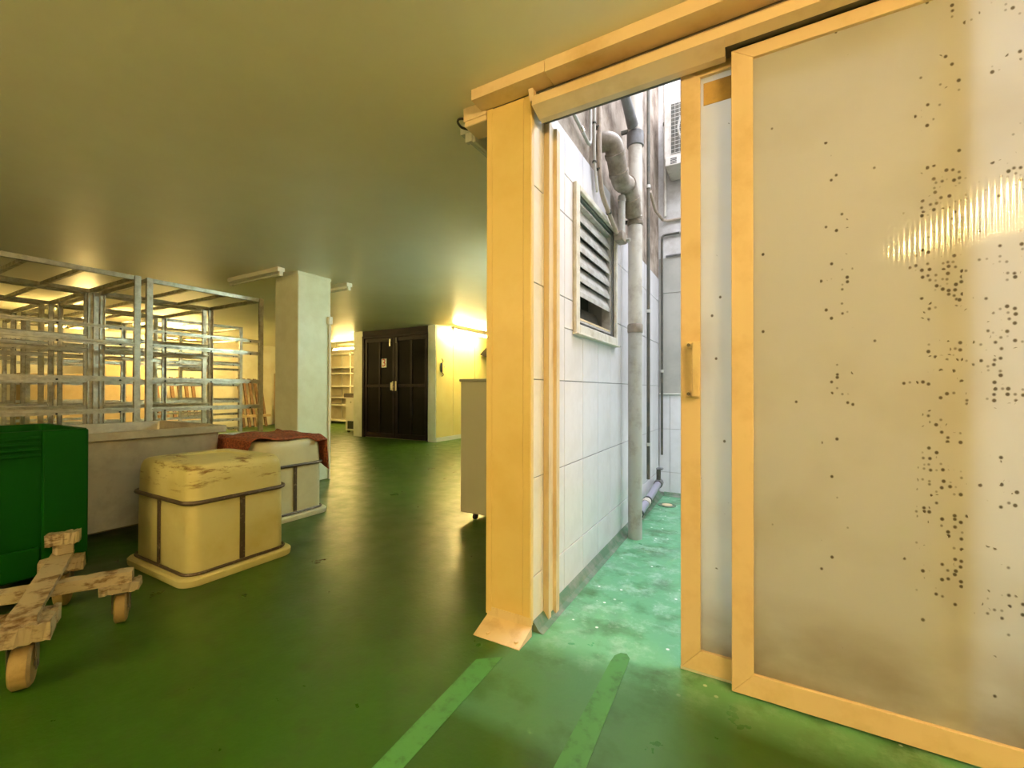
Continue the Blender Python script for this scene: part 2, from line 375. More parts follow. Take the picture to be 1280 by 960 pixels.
# --- yard tiles (each tile its own piece)
ZR = [0.028, 0.257, 0.729, 1.203, 1.671, 2.137, 2.605]
YJ = [1.834, 1.938, 2.228, 2.523, 2.815, 3.106, 3.40, 3.695, 3.99, 4.285, 4.58, 4.875, 4.955]
G = .0022
tile_cache = {}
def tile_x(y0, y1, z0, z1, parent, m=TILE):
    key = (round(y1-y0, 4), round(z1-z0, 4), m.name)
    if key not in tile_cache:
        bm = BM(); box(bm, -.009, 0, G, key[0]-G, G, key[1]-G, bev=.0022)
        me = bpy.data.meshes.new('tile'); bm.to_mesh(me); bm.free(); me.materials.append(m); tile_cache[key] = me
    return mobj('tile', tile_cache[key], parent, (XW, y0, z0))
HY0, HY1, HZ0, HZ1 = 2.365, 3.205, 1.50, 2.362      # under the vent frame
for i in range(len(YJ)-1):
    for j in range(len(ZR)-1):
        y0, y1, z0, z1 = YJ[i], YJ[i+1], ZR[j], ZR[j+1]
        m = TILEC if y1 < 2.0 else TILE
        if j == 5 and y0 > 2.9: z1 = 2.39
        if y1 <= HY0 or y0 >= HY1 or z1 <= HZ0 or z0 >= HZ1: tile_x(y0, y1, z0, z1, wp, m); continue
        if z0 < HZ0: tile_x(y0, y1, z0, HZ0, wp)
        if z1 > HZ1 + .01: tile_x(y0, y1, HZ1, z1, wp)
        if y0 < HY0: tile_x(y0, HY0, max(z0, HZ0), min(z1, HZ1), wp)
        if y1 > HY1: tile_x(HY1, y1, max(z0, HZ0), min(z1, HZ1), wp)
bm = BM(); box(bm, XW-.008, XW-.003, 2.945, 4.955, 2.392, 2.603); obj('plaster_patch', bm, PLAS, wp)
we = bpy.data.objects['wall_yard_end']
XJ = [-.915, -.803, -.51, -.215, .08, .375, .67, .965, 1.26, 1.555, 1.85, 2.195]
for i in range(len(XJ)-1):
    for j, (z0, z1) in enumerate(((.028, .257), (.257, .729), (.729, 1.106))):
        bm = BM(); box(bm, XJ[i]+G, XJ[i+1]-G, 4.95, 4.958, z0+G, z1-G, bev=.002); obj('tile', bm, TILE, we)
for i, (z0, z1) in enumerate(((1.125, 2.215), (2.222, 2.61))):
    bm = BM(); box(bm, -.915, 2.19, 4.942, 4.952, z0, z1, bev=.003); obj('board', bm, PANELG, we)
bm = BM(); box(bm, -.915, 2.19, 4.93, 4.952, 1.107, 1.122, bev=.003); obj('ledge_strip', bm, WHITE, we)
# green coved skirting in the yard
bm = BM(); prism(bm, [(XW+.0005, 0.001), (XW+.055, 0.001), (XW+.03, .012), (XW+.006, .045), (XW+.0005, .05)], 'Y', 1.84, 4.94)
COVE = mat('dirty_green_cove', (0.10, 0.20, 0.11), .6, col2=(0.22, 0.25, 0.19), scale=9, lo=.45, hi=.65)
tag(obj('baseboard_yard', bm, COVE), 'dirty green coved skirting at the foot of the yard tiles', 'skirting', kind='structure')
bm = BM(); prism(bm, [(4.9495, 0.001), (4.90, 0.001), (4.93, .012), (4.944, .035), (4.9495, .04)], 'X', XW+.056, 2.19)
tag(obj('baseboard_yard_end', bm, COVE), 'green coved skirting across the yard end', 'skirting', kind='structure')

# --- yellow post cladding at the end of the partition
r = thing('trim_1', (-1.03, 1.80, 0), 'tall yellow sheet-metal cladding on the wall end beside the doorway', 'post', kind='structure')
bm = BM(); box(bm, -1.158, -.955, 1.800, 1.8185, .05, 2.545, bev=.002); obj('front_sheet', bm, POST, r)
bm = BM(); box(bm, -1.158, -1.126, 1.796, 1.80, .05, 2.545, bev=.001); obj('lap_strip', bm, POST, r)
bm = BM(); box(bm, -.9545, -.912, 1.798, 1.832, .045, 2.545, bev=.004); obj('corner_angle', bm, POST, r)
bm = BM(); box(bm, -1.160, -1.142, 1.8187, 2.0, .03, 2.545, bev=.002); obj('side_sheet', bm, POST, r)
bm = BM()
prism(bm, [(1.797, .085), (1.795, .045), (1.675, .004), (1.675, .001), (1.80, .001), (1.80, .085)], 'X', -1.150, -.905)
f = obj('foot_plate', bm, RUSTY, r)
for x in (-1.085, -.935):
    bm = BM(); cyl(bm, (x, 1.705, .010), (x, 1.703, .022), .010, 8); obj('screw', bm, RUSTY, f)
# --- inner jamb profile
r = thing('trim_2', (XW, 2.02, 0), 'worn yellow door-jamb profile on the tiled reveal', 'door jamb', kind='structure')
bm = BM(); prism(bm, [(XW+.001, 1.955), (XW+.03, 1.955), (XW+.03, 1.985), (XW+.02, 1.99), (XW+.02, 2.03), (XW+.036, 2.035), (XW+.036, 2.075), (XW+.001, 2.075)], 'Z', .0, 2.50)
obj('jamb_profile', bm, RUSTY, r)
bm = BM(); box(bm, XW+.001, XW+.026, 2.076, 2.09, .05, 2.50); obj('rubber_seal', bm, RUBBER, r)

# --- header: ceiling trim, fascia, bracket, stub box
r = thing('trim_3', (0, 1.75, 2.43), 'long yellow door-track header running above the sliding doors', 'door header', kind='structure')
bm = BM(); prism(bm, [(1.70, 2.548), (1.70, 2.599), (1.80, 2.599), (1.80, 2.548)], 'X', -1.187, -.80); obj('ceiling_trim', bm, FRAME, r)
bm = BM(); prism(bm, [(1.70, 2.546), (1.70, 2.599), (1.80, 2.599), (1.80, 2.546)], 'X', -.797, 2.9); obj('ceiling_trim', bm, FRAME, r)
bm = BM(); prism(bm, [(1.752, 2.495), (1.750, 2.455), (1.826, 2.432), (1.86, 2.432), (1.86, 2.525), (1.785, 2.525)], 'X', -.885, -.095); obj('fascia', bm, FRAME, r)
bm = BM(); prism(bm, [(1.752, 2.495), (1.750, 2.455), (1.800, 2.447), (1.805, 2.525), (1.785, 2.525)], 'X', -.0945, 2.9); obj('fascia', bm, FRAME, r)
bm = BM(); box(bm, -.91, 2.9, 1.806, 1.966, 2.527, 2.599); obj('track_channel', bm, DARKG, r)
bm = BM(); box(bm, -.0945, 2.9, 1.806, 1.878, 2.457, 2.5265); obj('track_shade_strip', bm, DARKG, r)  # track bodies enlarged and coloured dark to stand in for shade over the doors
bm = BM(); box(bm, -.905, 2.9, 1.8785, 1.945, 2.480, 2.5265); obj('track_shade_strip', bm, DARKG, r)
bm = BM(); prism(bm, [(1.762, 2.5455), (1.798, 2.5455), (1.798, 2.50), (1.782, 2.50)], 'X', -.911, -.887); obj('end_bracket', bm, FRAME, r)
bm = BM(); cyl(bm, (-.86, 1.783, 2.515), (-.86, 1.772, 2.509), .006, 8); obj('screw', bm, BLACK, r)
r = thing('junction_trunking', (-1.22, 1.85, 2.5), 'short yellow trunking box under the ceiling left of the yellow post', 'trunking')
bm = BM(); box(bm, -1.30, -1.165, 1.802, 1.93, 2.505, 2.5995, bev=.004); obj('body', bm, FRAME, r)
bm = BM(); box(bm, -1.303, -1.166, 1.7955, 1.8015, 2.53, 2.5995, bev=.002); obj('end_cap', bm, FRAME, r)

# ================================================================ SLIDING DOORS
def slider(name, x0, x1, y0, y1, z0, z1, sw, pane, label, handle=None):
    r = thing(name, ((x0+x1)/2, y0, 0), label, 'sliding door', kind='structure')
    fb = .085 if sw > .06 else .07
    def stile(xa, xb, flip):
        # mitred ends
        bm = BM()
        if not flip: q = [(xa, z0), (xb, z0+fb), (xb, z1-fb*.6), (xa, z1)]
        else: q = [(xa, z0+fb), (xb, z0), (xb, z1), (xa, z1-fb*.6)]
        prism(bm, q, 'Y', y0, y1); bmesh.ops.bevel(bm, geom=list(bm.edges), offset=.0015, segments=1, affect='EDGES'); obj('stile', bm, FRAME, r)
    stile(x0, x0+sw, False); stile(x1-sw, x1, True)
    bm = BM(); prism(bm, [(x0+.001, z0), (x1-.001, z0), (x1-sw, z0+fb-.001), (x0+sw, z0+fb-.001)], 'Y', y0+.0005, y1); bmesh.ops.bevel(bm, geom=list(bm.edges), offset=.0015, segments=1, affect='EDGES'); obj('bottom_rail', bm, FRAME, r)
    bm = BM(); prism(bm, [(x0+sw, z1-fb*.6+.001), (x1-sw, z1-fb*.6+.001), (x1-.001, z1), (x0+.001, z1)], 'Y', y0+.0005, y1); bmesh.ops.bevel(bm, geom=list(bm.edges), offset=.0015, segments=1, affect='EDGES'); obj('top_rail', bm, FRAME, r)
    ym = (y0+y1)/2
    bm = BM(); box(bm, x0+sw-.004, x1-sw+.004, ym-.004, ym+.004, z0+fb-.004, z1-fb*.6+.004); obj('pane', bm, pane, r)
    return r
d1 = slider('door_1', -.264, .594, 1.888, 1.924, .016, 2.475, .075, PANE1, 'rear sliding door with milky panel and yellow frame, partly behind the front one')
bm = BM(); box(bm, -.266, .55, 1.895, 1.918, .003, .0155); obj('bottom_seal', bm, WHITE, d1)
bm = BM(); box(bm, -.178, .50, 1.899, 1.9015, 2.31, 2.40); obj('brown_tape', bm, mat('brown_paper_tape', (0.55, 0.36, 0.12), .6, col2=(.4, .27, .1), scale=9), d1)
# handle: D-pull on the front stile
hd = None
bm = BM(); box(bm, -.215, -.186, 1.838, 1.852, 1.125, 1.345, bev=.003); hd = obj('handle', bm, RUSTY, d1)
for z in (1.137, 1.333):
    bm = BM(); box(bm, -.236, -.187, 1.8525, 1.8875, z-.010, z+.010, bev=.002); obj('handle_bracket', bm, RUSTY, hd)
    bm = BM(); cyl(bm, (-.229, 1.8525, z), (-.229, 1.846, z), .007, 8); obj('bolt', bm, DARKG, hd)
bm = BM(); box(bm, -.246, -.19, 1.8865, 1.8878, 1.118, 1.352); obj('back_plate', bm, RUSTY, hd)
d2 = slider('door_2', -.075, .800, 1.838, 1.874, .010, 2.452, .073, PANE2, 'front sliding door with speckled milky panel and yellow frame')

# ================================================================ YARD FITTINGS
# louvre vent
r = thing('louvre_vent', (XW, 2.8, 1.5), 'cream framed metal louvre vent with a broken lower slat in the tiled wall', 'vent')
y0, y1, z0, z1 = 2.35, 3.215, 1.488, 2.372
fw = .062
for nm, q in (('frame_bar', (y0, y0+fw, z0, z1)), ('frame_bar', (y1-.03, y1, z0, z1)), ('frame_bar', (y0+fw, y1-.03, z1-.035, z1)), ('frame_bar', (y0+fw, y1-.03, z0, z0+.055))):
    bm = BM(); box(bm, XW+.0005, XW+.024, *q, bev=.004); obj(nm, bm, VFRAME, r)
bm = BM(); box(bm, XW+.0005, XW+.04, y0-.002, y1+.012, z0-.012, z0-.0005, bev=.003); obj('sill_strip', bm, VFRAME, r)
iy0, iy1, iz0, iz1 = 2.445, 3.165, 1.585, 2.305
for q in ((iy0-.012, iy0, iz0-.012, iz1+.012), (iy1, iy1+.012, iz0-.012, iz1+.012), (iy0, iy1, iz1, iz1+.012), (iy0, iy1, iz0-.012, iz0)):
    bm = BM(); box(bm, XW-.085, XW-.018, *q); obj('inner_frame', bm, LOUV, r)
slat_pts = [(-.070, .050), (-.066, .056), (-.030, .008), (-.024, -.004), (-.028, -.006), (-.036, .004)]
def slat(yc0, yc1, zc, rot=0.0, dx=0.0):
    bm = BM()
    prism(bm, [(XW + x, zc + z) for x, z in ((-.064, .066), (-.058, .068), (-.024, -.008), (-.024, -.036), (-.029, -.036), (-.030, -.010))], 'Y', yc0, yc1)
    o = obj('slat', bm, LOUV, r)
    if rot:
        p = Vector((XW, yc0, zc)); o.matrix_world = Matrix.Translation((dx, 0, 0)) @ Matrix.Translation(p) @ Matrix.Rotation(rot, 4, 'X') @ Matrix.Translation(-p)
        o.matrix_parent_inverse = Matrix.Translation(-r.location)
    return o
for k in range(6): slat(iy0+.002, iy1-.002, 2.245 - k*.094)
o = slat(iy0+.002, iy1-.002, 1.775)
for ch in [o]:
    ch.location = (0.055, 0.02, -.010); ch.rotation_euler = (0, 0, 0)
    p = Vector((XW, iy0, 1.775)); Mx = Matrix.Translation(p + Vector((.028, .10, -.035))) @ Matrix.Rotation(R(-2.5), 4, 'X') @ Matrix.Rotation(R(-3), 4, 'Z') @ Matrix.Translation(-p)
    ch.matrix_local = Mx; ch.matrix_parent_inverse = Matrix.Translation(-r.location)
boxo('light_block', DARKG, r, -1.139, -1.12, VY0+.001, VY1-.001, VZ0+.001, VZ1-.001)  # dark sheet added to block the room lamp and darken the vent's inside
bm = BM(); box(bm, XW-.075, XW-.02, iy0+.002, iy1-.002, 1.588, 1.60); obj('rusty_ledge', bm, RUSTY, r)
bm = BM(); prism(bm, [(XW-.09, 1.602), (XW-.085, 1.602), (XW-.13, 1.72), (XW-.135, 1.72)], 'Y', iy0+.002, iy1-.002); obj('bent_slat', bm, DARKG, r)

def pipe(name, label, pts, rad, m, seg=10, sm=0, cat='pipe', clips=(), group=None):
    bm = BM(); sweep(bm, smooth_path(pts, sm) if sm else pts, rad, seg)
    r_ = thing(name, pts[0], label, cat, group)
    obj('pipe_run', bm, m, r_, smooth=True)
    for c0, c1, rr, mm in clips:
        bm = BM(); cyl(bm, c0, c1, rr, seg); obj('clip', bm, mm, r_, smooth=True)
    return r_
PX, PY = -.810, 3.40
r = thing('soil_pipe', (PX, PY, 0), 'thick weathered cream soil pipe standing against the tiled yard wall', 'pipe')
bm = BM(); cyl(bm, (PX, PY, 0), (PX, PY, 1.60), .053, 20); obj('lower_pipe', bm, PVC, r, smooth=True)
bm = BM(); sweep(bm, [(PX, PY, 1.601), (PX, PY, 1.61), (PX, PY, 1.66), (PX, PY, 1.67)], [.056, .059, .059, .054], 20); obj('sleeve', bm, FATP, r, smooth=True)
bm = BM(); cyl(bm, (PX, PY, 1.671), (PX, PY, 2.44), .053, 20); obj('middle_pipe', bm, PVCW, r, smooth=True)
bm = BM(); sweep(bm, [(PX, PY, 2.441), (PX, PY, 2.45), (PX, PY, 2.47), (PX, PY, 2.475), (PX, PY, 2.50), (PX, PY, 2.505)], [.056, .062, .062, .056, .06, .055], 20); obj('branch_collar', bm, FATP, r, smooth=True)
bm = BM(); cyl(bm, (PX, PY, 2.506), (PX, PY, 4.9), .053, 20); obj('upper_pipe', bm, PVCW, r, smooth=True)
bm = BM(); sweep(bm, [(PX, PY, 3.06), (PX, PY, 3.065), (PX, PY, 3.17), (PX, PY, 3.175)], [.056, .064, .064, .058], 20); obj('dark_socket', bm, PVCD, r, smooth=True)
for z in (2.48, 3.20):
    bm = BM(); box(bm, XW+.001, PX-.05, PY-.012, PY+.012, z-.012, z+.012); obj('wall_clamp', bm, DARKG, r)
bm = BM(); sweep(bm, smooth_path([(-.919, 2.805, 2.82), (-.855, 2.815, 2.82), (-.825, 2.85, 2.80), (-.82, 2.90, 2.735), (-.82, 2.97, 2.66), (-.82, 3.04, 2.63),
                              (-.818, 3.12, 2.655), (-.815, 3.20, 2.66), (-.812, 3.27, 2.60), (-.81, 3.35, 2.505)], 4), .064, 16); br = obj('branch_bend', bm, FATP, r, smooth=True)
for p, q in (((-.8215, 2.868, 2.765), (-.8205, 2.887, 2.748)), ((-.82, 2.955, 2.676), (-.82, 2.975, 2.657)), ((-.816, 3.16, 2.668), (-.8155, 3.185, 2.668)), ((-.8118, 3.268, 2.603), (-.811, 3.29, 2.578))):
    bm = BM(); cyl(bm, p, q, .070, 16); obj('ridge', bm, FATP, br, smooth=True)
bm = BM(); sweep(bm, [(-.82, 2.62, 3.47), (-.82, 3.0, 3.36), (-.815, 3.34, 3.20)], [.030, .030, .043], 12); br = obj('vent_branch', bm, PVCD, r, smooth=True)
bm = BM(); cyl(bm, (-.82, 3.05, 3.336), (-.82, 3.09, 3.318), .036, 12); obj('coupling', bm, PVCD, br, smooth=True)
pipe('waste_pipe', 'short grey waste pipe dropping under the brown bend', [(-.855, 3.17, 2.595), (-.855, 3.17, 2.32)], .026, PVC, clips=(((-.855, 3.17, 2.55), (-.855, 3.17, 2.575), .031, PVC),))
r = thing('pipe_trap', (-.87, 3.15, 2.25), 'grimy grey trap block at the end of the beige pipe', 'pipe fitting')
bm = BM(); box(bm, -.893, -.825, 3.09, 3.225, 2.245, 2.318, bev=.012, seg=2); obj('body', bm, FATP, r, smooth=True)
bm = BM(); cyl(bm, (-.829, 3.20, 2.27), (-.80, 3.20, 2.27), .014, 10); obj('plug', bm, PVC, r, smooth=True)
pipe('beige_pipe', 'beige pipe curving down the yard wall to the grimy trap', [(-.875, 2.70, 3.7), (-.875, 2.705, 3.0), (-.875, 2.71, 2.62), (-.875, 2.76, 2.46), (-.875, 2.88, 2.395), (-.868, 3.088, 2.295)],
     .0155, PVCB, sm=5, clips=(((-.885, 2.7055, 2.86), (-.885, 2.7058, 2.87), .021, DARKG), ((-.885, 2.711, 2.60), (-.885, 2.7125, 2.59), .021, DARKG), ((-.875, 2.905, 2.388), (-.875, 2.92, 2.382), .021, DARKG)))
pipe('thin_supply_pipe', 'thin pale pipe dropping beside the beige pipe', [(-.895, 2.665, 3.7), (-.895, 2.665, 2.62), (-.895, 2.72, 2.45)], .009, PVCW,
     clips=(((-.895, 2.665, 2.87), (-.895, 2.665, 2.88), .014, DARKG), ((-.895, 2.665, 2.62), (-.895, 2.665, 2.63), .014, DARKG)))
pipe('thin_wall_conduit', 'thin grey conduit crossing the bare plaster above the tiles', [(-.90, 1.98, 2.80), (-.90, 2.55, 2.695), (-.90, 2.585, 2.70), (-.90, 2.60, 2.73), (-.90, 2.60, 3.02)], .011, PVC,
     clips=(((-.897, 2.42, 2.722), (-.89, 2.44, 2.70), .013, CHROME),))
r = thing('cable_duct', (-.90, 2.4, 2.98), 'grey rectangular cable duct under the header, above the thin conduit', 'duct')
bm = BM(); box(bm, XW+.001, -.868, 2.13, 2.625, 3.02, 3.075, bev=.004); obj('duct_body', bm, PVC, r)
bm = BM(); box(bm, -.8675, -.862, 2.13, 2.625, 3.018, 3.077); obj('duct_lid', bm, PVCD, r)
pipe('downpipe_conduit', 'dark vertical conduit in the far corner of the yard', [(-.885, 4.24, .30), (-.885, 4.24, 4.72)], .016, DARKG, clips=tuple(((-.885, 4.24, z), (-.885, 4.24, z+.03), .022, PVC) for z in (.62, 1.9, 3.1)))
pipe('corner_conduit', 'slim dark conduit bending from the end wall down the yard corner', [(2.15, 4.925, 2.86), (-.84, 4.925, 2.86), (-.865, 4.92, 2.855), (-.875, 4.90, 2.83), (-.878, 4.90, 2.80), (-.878, 4.90, .45)], .012, DARKG,
     clips=(((-.70, 4.925, 2.86), (-.685, 4.925, 2.86), .02, PVC), ((-.878, 4.90, 1.35), (-.878, 4.90, 1.38), .019, PVC)))
pipe('high_conduit', 'brown conduit running across the end wall below the fan unit', [(2.15, 4.925, 3.02), (-.82, 4.925, 3.01), (-.865, 4.88, 3.01), (-.88, 4.55, 3.0), (-.88, 4.3, 3.09)], .014, PVCB,
     clips=(((-.60, 4.925, 3.015), (-.585, 4.925, 3.015), .022, DARKG),))
pipe('low_wall_conduit', 'slim conduit edging the top of the grey boards on the end wall', [(2.15, 4.93, 2.625), (-.84, 4.93, 2.625)], .012, PVCD)
pipe('gas_pipe', 'pale slim vertical pipe left of the fan unit', [(-.845, 4.90, 3.05), (-.845, 4.90, 4.72)], .016, PVCW, clips=(((-.845, 4.90, 4.05), (-.845, 4.90, 4.08), .024, DARKG),))
pipe('dark_riser', 'dark slim riser pipe behind the thick soil pipe', [(-.89, 3.62, .9), (-.89, 3.62, 4.72)], .014, DARKG)
pipe('blue_grey_riser', 'blue grey pipe rising above the fan unit', [(-.66, 4.915, 4.30), (-.66, 4.915, 4.72)], .03, PVCD)
pipe('low_drain_pipe', 'lavender grey drain pipe sloping along the foot of the far tiles', [(-.865, 3.74, .085), (-.865, 4.62, .185)], .034, LAV,
     clips=(((-.865, 3.76, .087), (-.865, 3.785, .09), .040, BLACK), ((-.865, 4.02, .117), (-.865, 4.09, .125), .040, PVCW), ((-.865, 4.10, .126), (-.865, 4.12, .128), .042, BLACK), ((-.865, 4.60, .183), (-.865, 4.68, .192), .044, PVCD)))
r = thing('pipe_valve', (-.865, 4.66, .24), 'small dark valve on top of the lavender drain pipe', 'valve')
bm = BM(); cyl(bm, (-.865, 4.64, .225), (-.865, 4.64, .33), .022, 10); obj('valve_body', bm, DARKG, r, smooth=True)
bm = BM(); box(bm, -.885, -.82, 4.61, 4.67, .331, .35, bev=.004); obj('valve_lever', bm, PVCD, r)
r = thing('floor_drain', (-.79, 4.62, .001), 'small round rusty drain grate in the yard floor', 'drain')
bm = BM(); cyl(bm, (-.76, 4.52, .0005), (-.76, 4.52, .006), .085, 18); obj('rim', bm, COVE, r)
bm = BM(); cyl(bm, (-.76, 4.52, .0065), (-.76, 4.52, .010), .05, 14); obj('grate', bm, RUSTY, r)

# fan unit of the air conditioner on the end wall
AX0, AX1, AY0, AY1, AZ0, AZ1 = -.805, .03, 4.60, 4.915, 3.52, 4.10
r = thing('air_conditioner', (-.4, 4.92, 3.4), 'stained white air-conditioner fan unit bracketed high on the yard end wall', 'air conditioner')
bm = BM(); box(bm, AX0, AX1, AY0, AY1, AZ0, AZ1, bev=.012, seg=2); obj('casing', bm, ACW, r)
bm = BM(); box(bm, AX0+.07, AX1-.2, AY0-.004, AY0-.0005, AZ0+.04, AZ1-.03); gd = obj('fan_opening', bm, DARKG, r)
bm = BM(); sweep(bm, [(AX0+.36+.22*math.cos(a*math.pi/12), AY0-.006, 3.81+.22*math.sin(a*math.pi/12)) for a in range(24)], .012, 6, closed=True); obj('fan_ring', bm, PVC, gd)
for k in range(5):
    a = k*2*math.pi/5
    bm = BM(); c0 = Vector((AX0+.36, AY0-.005, 3.81)); d = Vector((math.cos(a), 0, math.sin(a))); e = Vector((math.cos(a+.5), 0, math.sin(a+.5)))
    v = [bm.verts.new(p) for p in (c0, c0+d*.2, c0+e*.2, c0+Vector((0,-.002,0)), c0+d*.2+Vector((0,-.002,0)), c0+e*.2+Vector((0,-.002,0)))]
    for q in ((0,1,2),(5,4,3),(0,3,4,1),(1,4,5,2),(2,5,3,0)): bm.faces.new([v[i] for i in q])
    obj('fan_blade', bm, PVCD, gd)
gy = AY0-.022
bmg = BM()
for k in range(15): box(bmg, AX0+.07+k*.04, AX0+.073+k*.04, gy, gy+.003, AZ0+.035, AZ1-.025)
for k in range(14): box(bmg, AX0+.065, AX0+.635, gy-.0032, gy-.0002, AZ0+.035+k*.04, AZ0+.038+k*.04)
obj('grille', bmg, ACW, r)
for k in range(2):
    x = AX0 + .02 + k*.6
    bm = BM(); box(bm, x, x+.16, AY0-.04, AY1, AZ0-.09, AZ0-.001, bev=.004); b_ = obj('bracket', bm, ACW, r)
    for q in range(4):
        bm = BM(); box(bm, x+.05, x+.11, AY0-.0415, AY0-.0403, AZ0-.076+q*.016, AZ0-.068+q*.016); obj('slot', bm, BLACK, b_)

# ================================================================ WORKSHOP THINGS
# --- concrete column
CX0, CX1, CY0, CY1 = -5.28, -4.82, 3.26, 3.725
r = thing('column', (-5.05, 3.5, 0), 'square off-white painted column between the racks and the black doors', 'column', kind='structure')
boxo('shaft', COLM, r, CX0, CX1, CY0, CY1, 0, H, bev=.008)
boxo('top_band', COLM, r, CX0-.004, CX1+.004, CY0-.004, CY1+.004, H-.035, H-.0005, bev=.002)
bm = BM(); cyl(bm, (CX1+.018, CY1-.03, .0), (CX1+.018, CY1-.03, 2.0), .014, 8); obj('conduit', bm, WHITE, r)
boxo('socket_box', WHITE, r, CX1+.002, CX1+.045, CY1-.06, CY1-.002, 2.001, 2.10, bev=.004)

# --- fluorescent fixtures
HUNG = []
def batten(name, p0, p1, label, tube=None, sealed=False, z=H, hw=.045, hh=.05, group=None):
    p0, p1 = Vector(p0), Vector(p1); ax = 'Y' if abs(p1.y-p0.y) > abs(p1.x-p0.x) else 'X'
    r_ = thing(name, (p0+p1)/2, label, 'light fixture', group)
    def bx(nm, m, a0, a1, w0, w1, z0, z1, bev=.003):
        bm = BM()
        if ax == 'Y': box(bm, p0.x+w0, p0.x+w1, a0, a1, z0, z1, bev=bev)
        else: box(bm, a0, a1, p0.y+w0, p0.y+w1, z0, z1, bev=bev)
        return obj(nm, bm, m, r_)
    a0, a1 = (p0.y, p1.y) if ax == 'Y' else (p0.x, p1.x)
    bx('housing', GREYP if sealed else WHITE, a0, a1, -hw, hw, z-hh, z-.0005)
    for s in (a0, a1-.03): bx('lamp_holder', GREYP if sealed else WHITE, s, s+.03, -.022, .022, z-hh-.05, z-hh-.0005)
    bm = BM(); zz = z-hh-.030
    q0, q1 = ((p0.x, a0+.031, zz), (p0.x, a1-.031, zz)) if ax == 'Y' else ((a0+.031, p0.y, zz), (a1-.031, p0.y, zz))
    cyl(bm, q0, q1, .014, 10); obj('tube', bm, tube or CLEAR, r_)
    if z < H-.01:
        for s in (a0+.15, a1-.15):
            bm = BM(); q = (p0.x, s) if ax == 'Y' else (s, p0.y)
            cyl(bm, (*q, z-.0004), (*q, H), .006, 6); obj('hanger_rod', bm, ALU, r_)
    if sealed: bx('cover', CLEAR, a0+.005, a1-.005, .0225, .04, z-hh-.055, z-hh-.0005, .004)
    return r_
batten('ceiling_lamp', (1.55, -.85, H), (1.55, .45, H), 'lit fluorescent batten hung behind the camera, mirrored in the front sliding door', TUBE_ON, z=H-.22)
batten('ceiling_lamp', (-1.345, 1.90, 2.57), (-1.345, 3.15, 2.57), 'unlit grey batten lamp on the ceiling right behind the yellow post', None, True, z=H, hw=.055, hh=.055)
batten('ceiling_lamp', (-5.95, 3.08, H), (-4.87, 3.08, H), 'unlit white batten lamp on the ceiling in front of the column', None)
batten('ceiling_lamp', (-5.9, 3.98, H), (-4.77, 3.98, H), 'unlit white batten lamp on the ceiling behind the column', None)
batten('ceiling_lamp', (-11.1, 2.95, H), (-9.9, 2.95, H), 'lit batten lamp over the racks, the nearer of the two glowing there', TUBE_FAR, z=H-.12)
batten('ceiling_lamp', (-12.6, 4.6, H), (-12.6, 5.9, H), 'lit batten lamp over the racks, the farther of the two glowing there', TUBE_FAR, z=H-.12)
batten('ceiling_lamp', (-11.4, 8.9, H), (-10.2, 8.9, H), 'lit batten lamp over the white shelving left of the black doors', TUBE_FAR, z=H-.12)
batten('ceiling_lamp', (-1.62, 4.3, H), (-1.62, 5.8, H), 'lit cool white batten lamp hidden behind the yellow post, above the grey cabinet', TUBE_COOL, z=H-.25)
batten('ceiling_lamp', (-3.5, -2.3, H), (-1.9, -2.3, H), 'added fill light, an unseen batten hung to the left behind the camera', TUBE_FILL, z=H-.30)  # unseen lamp added to brighten the ceiling, racks and tub sides
# loop of black cable to the unlit lamp
bm = BM(); sweep(bm, smooth_path([(-1.345, 1.899, 2.56), (-1.36, 1.86, 2.555), (-1.375, 1.845, 2.58), (-1.36, 1.845, 2.593), (-1.304, 1.85, 2.575)], 5), .006, 6)
tag(obj('lamp_cable', bm, RUBBER), 'black cable loop between the yellow trunking and the unlit lamp', 'cable')

# --- cold room: front wall with double doors and lit side wall
cw = wall('wall_cold_room', WALL, 'cream cold-room walls around the black double doors',
     (-8.73, -8.42, 7.43, 10.5, 0, H), (-6.33, -6.13, 7.43, 10.5, 0, H), (-8.42, -6.33, 7.47, 7.6, 0, H))
boxo('corner_angle', COLM, cw, -6.335, -6.122, 7.420, 7.4295, 0, H-.001, bev=.002)
boxo('corner_angle', COLM, cw, -8.735, -8.425, 7.420, 7.4295, 0, H-.001, bev=.002)
PJ = [7.45, 8.06, 8.95, 9.85, 10.49]
for a, b_ in zip(PJ, PJ[1:]): boxo('panel', WALLY, cw, -6.1298, -6.118, a+.006, b_-.006, .10, H-.002, bev=.003)
boxo('skirting', WHITE, cw, -6.1298, -6.108, 7.45, 10.49, .001, .095, bev=.004)
batten('wall_lamp', (-5.86, 7.70, H), (-5.86, 9.12, H), 'lit fluorescent batten beside the yellow wall right of the black doors', TUBE_WALL, z=H-.03)
r = thing('wall_phone', (-6.115, 7.62, 1.65), 'small dark hook-shaped handset on the yellow wall beside the black doors', 'handset')
bm = BM(); box(bm, -6.1175, -6.085, 7.585, 7.64, 1.56, 1.76, bev=.008); obj('body', bm, BLACK, r)
bm = BM(); sweep(bm, smooth_path([(-6.10, 7.61, 1.76), (-6.07, 7.63, 1.80), (-6.09, 7.60, 1.86)], 4), .010, 6); obj('hook', bm, BLACK, r)
bm = BM(); sweep(bm, smooth_path([(-6.10, 7.61, 1.56), (-6.07, 7.64, 1.50), (-6.09, 7.60, 1.46)], 4), .010, 6); obj('cord', bm, BLACK, r)
bm = BM(); box(bm, -6.084, -6.06, 7.67, 7.72, 1.66, 1.69, bev=.004); obj('lever', bm, PVC, r)
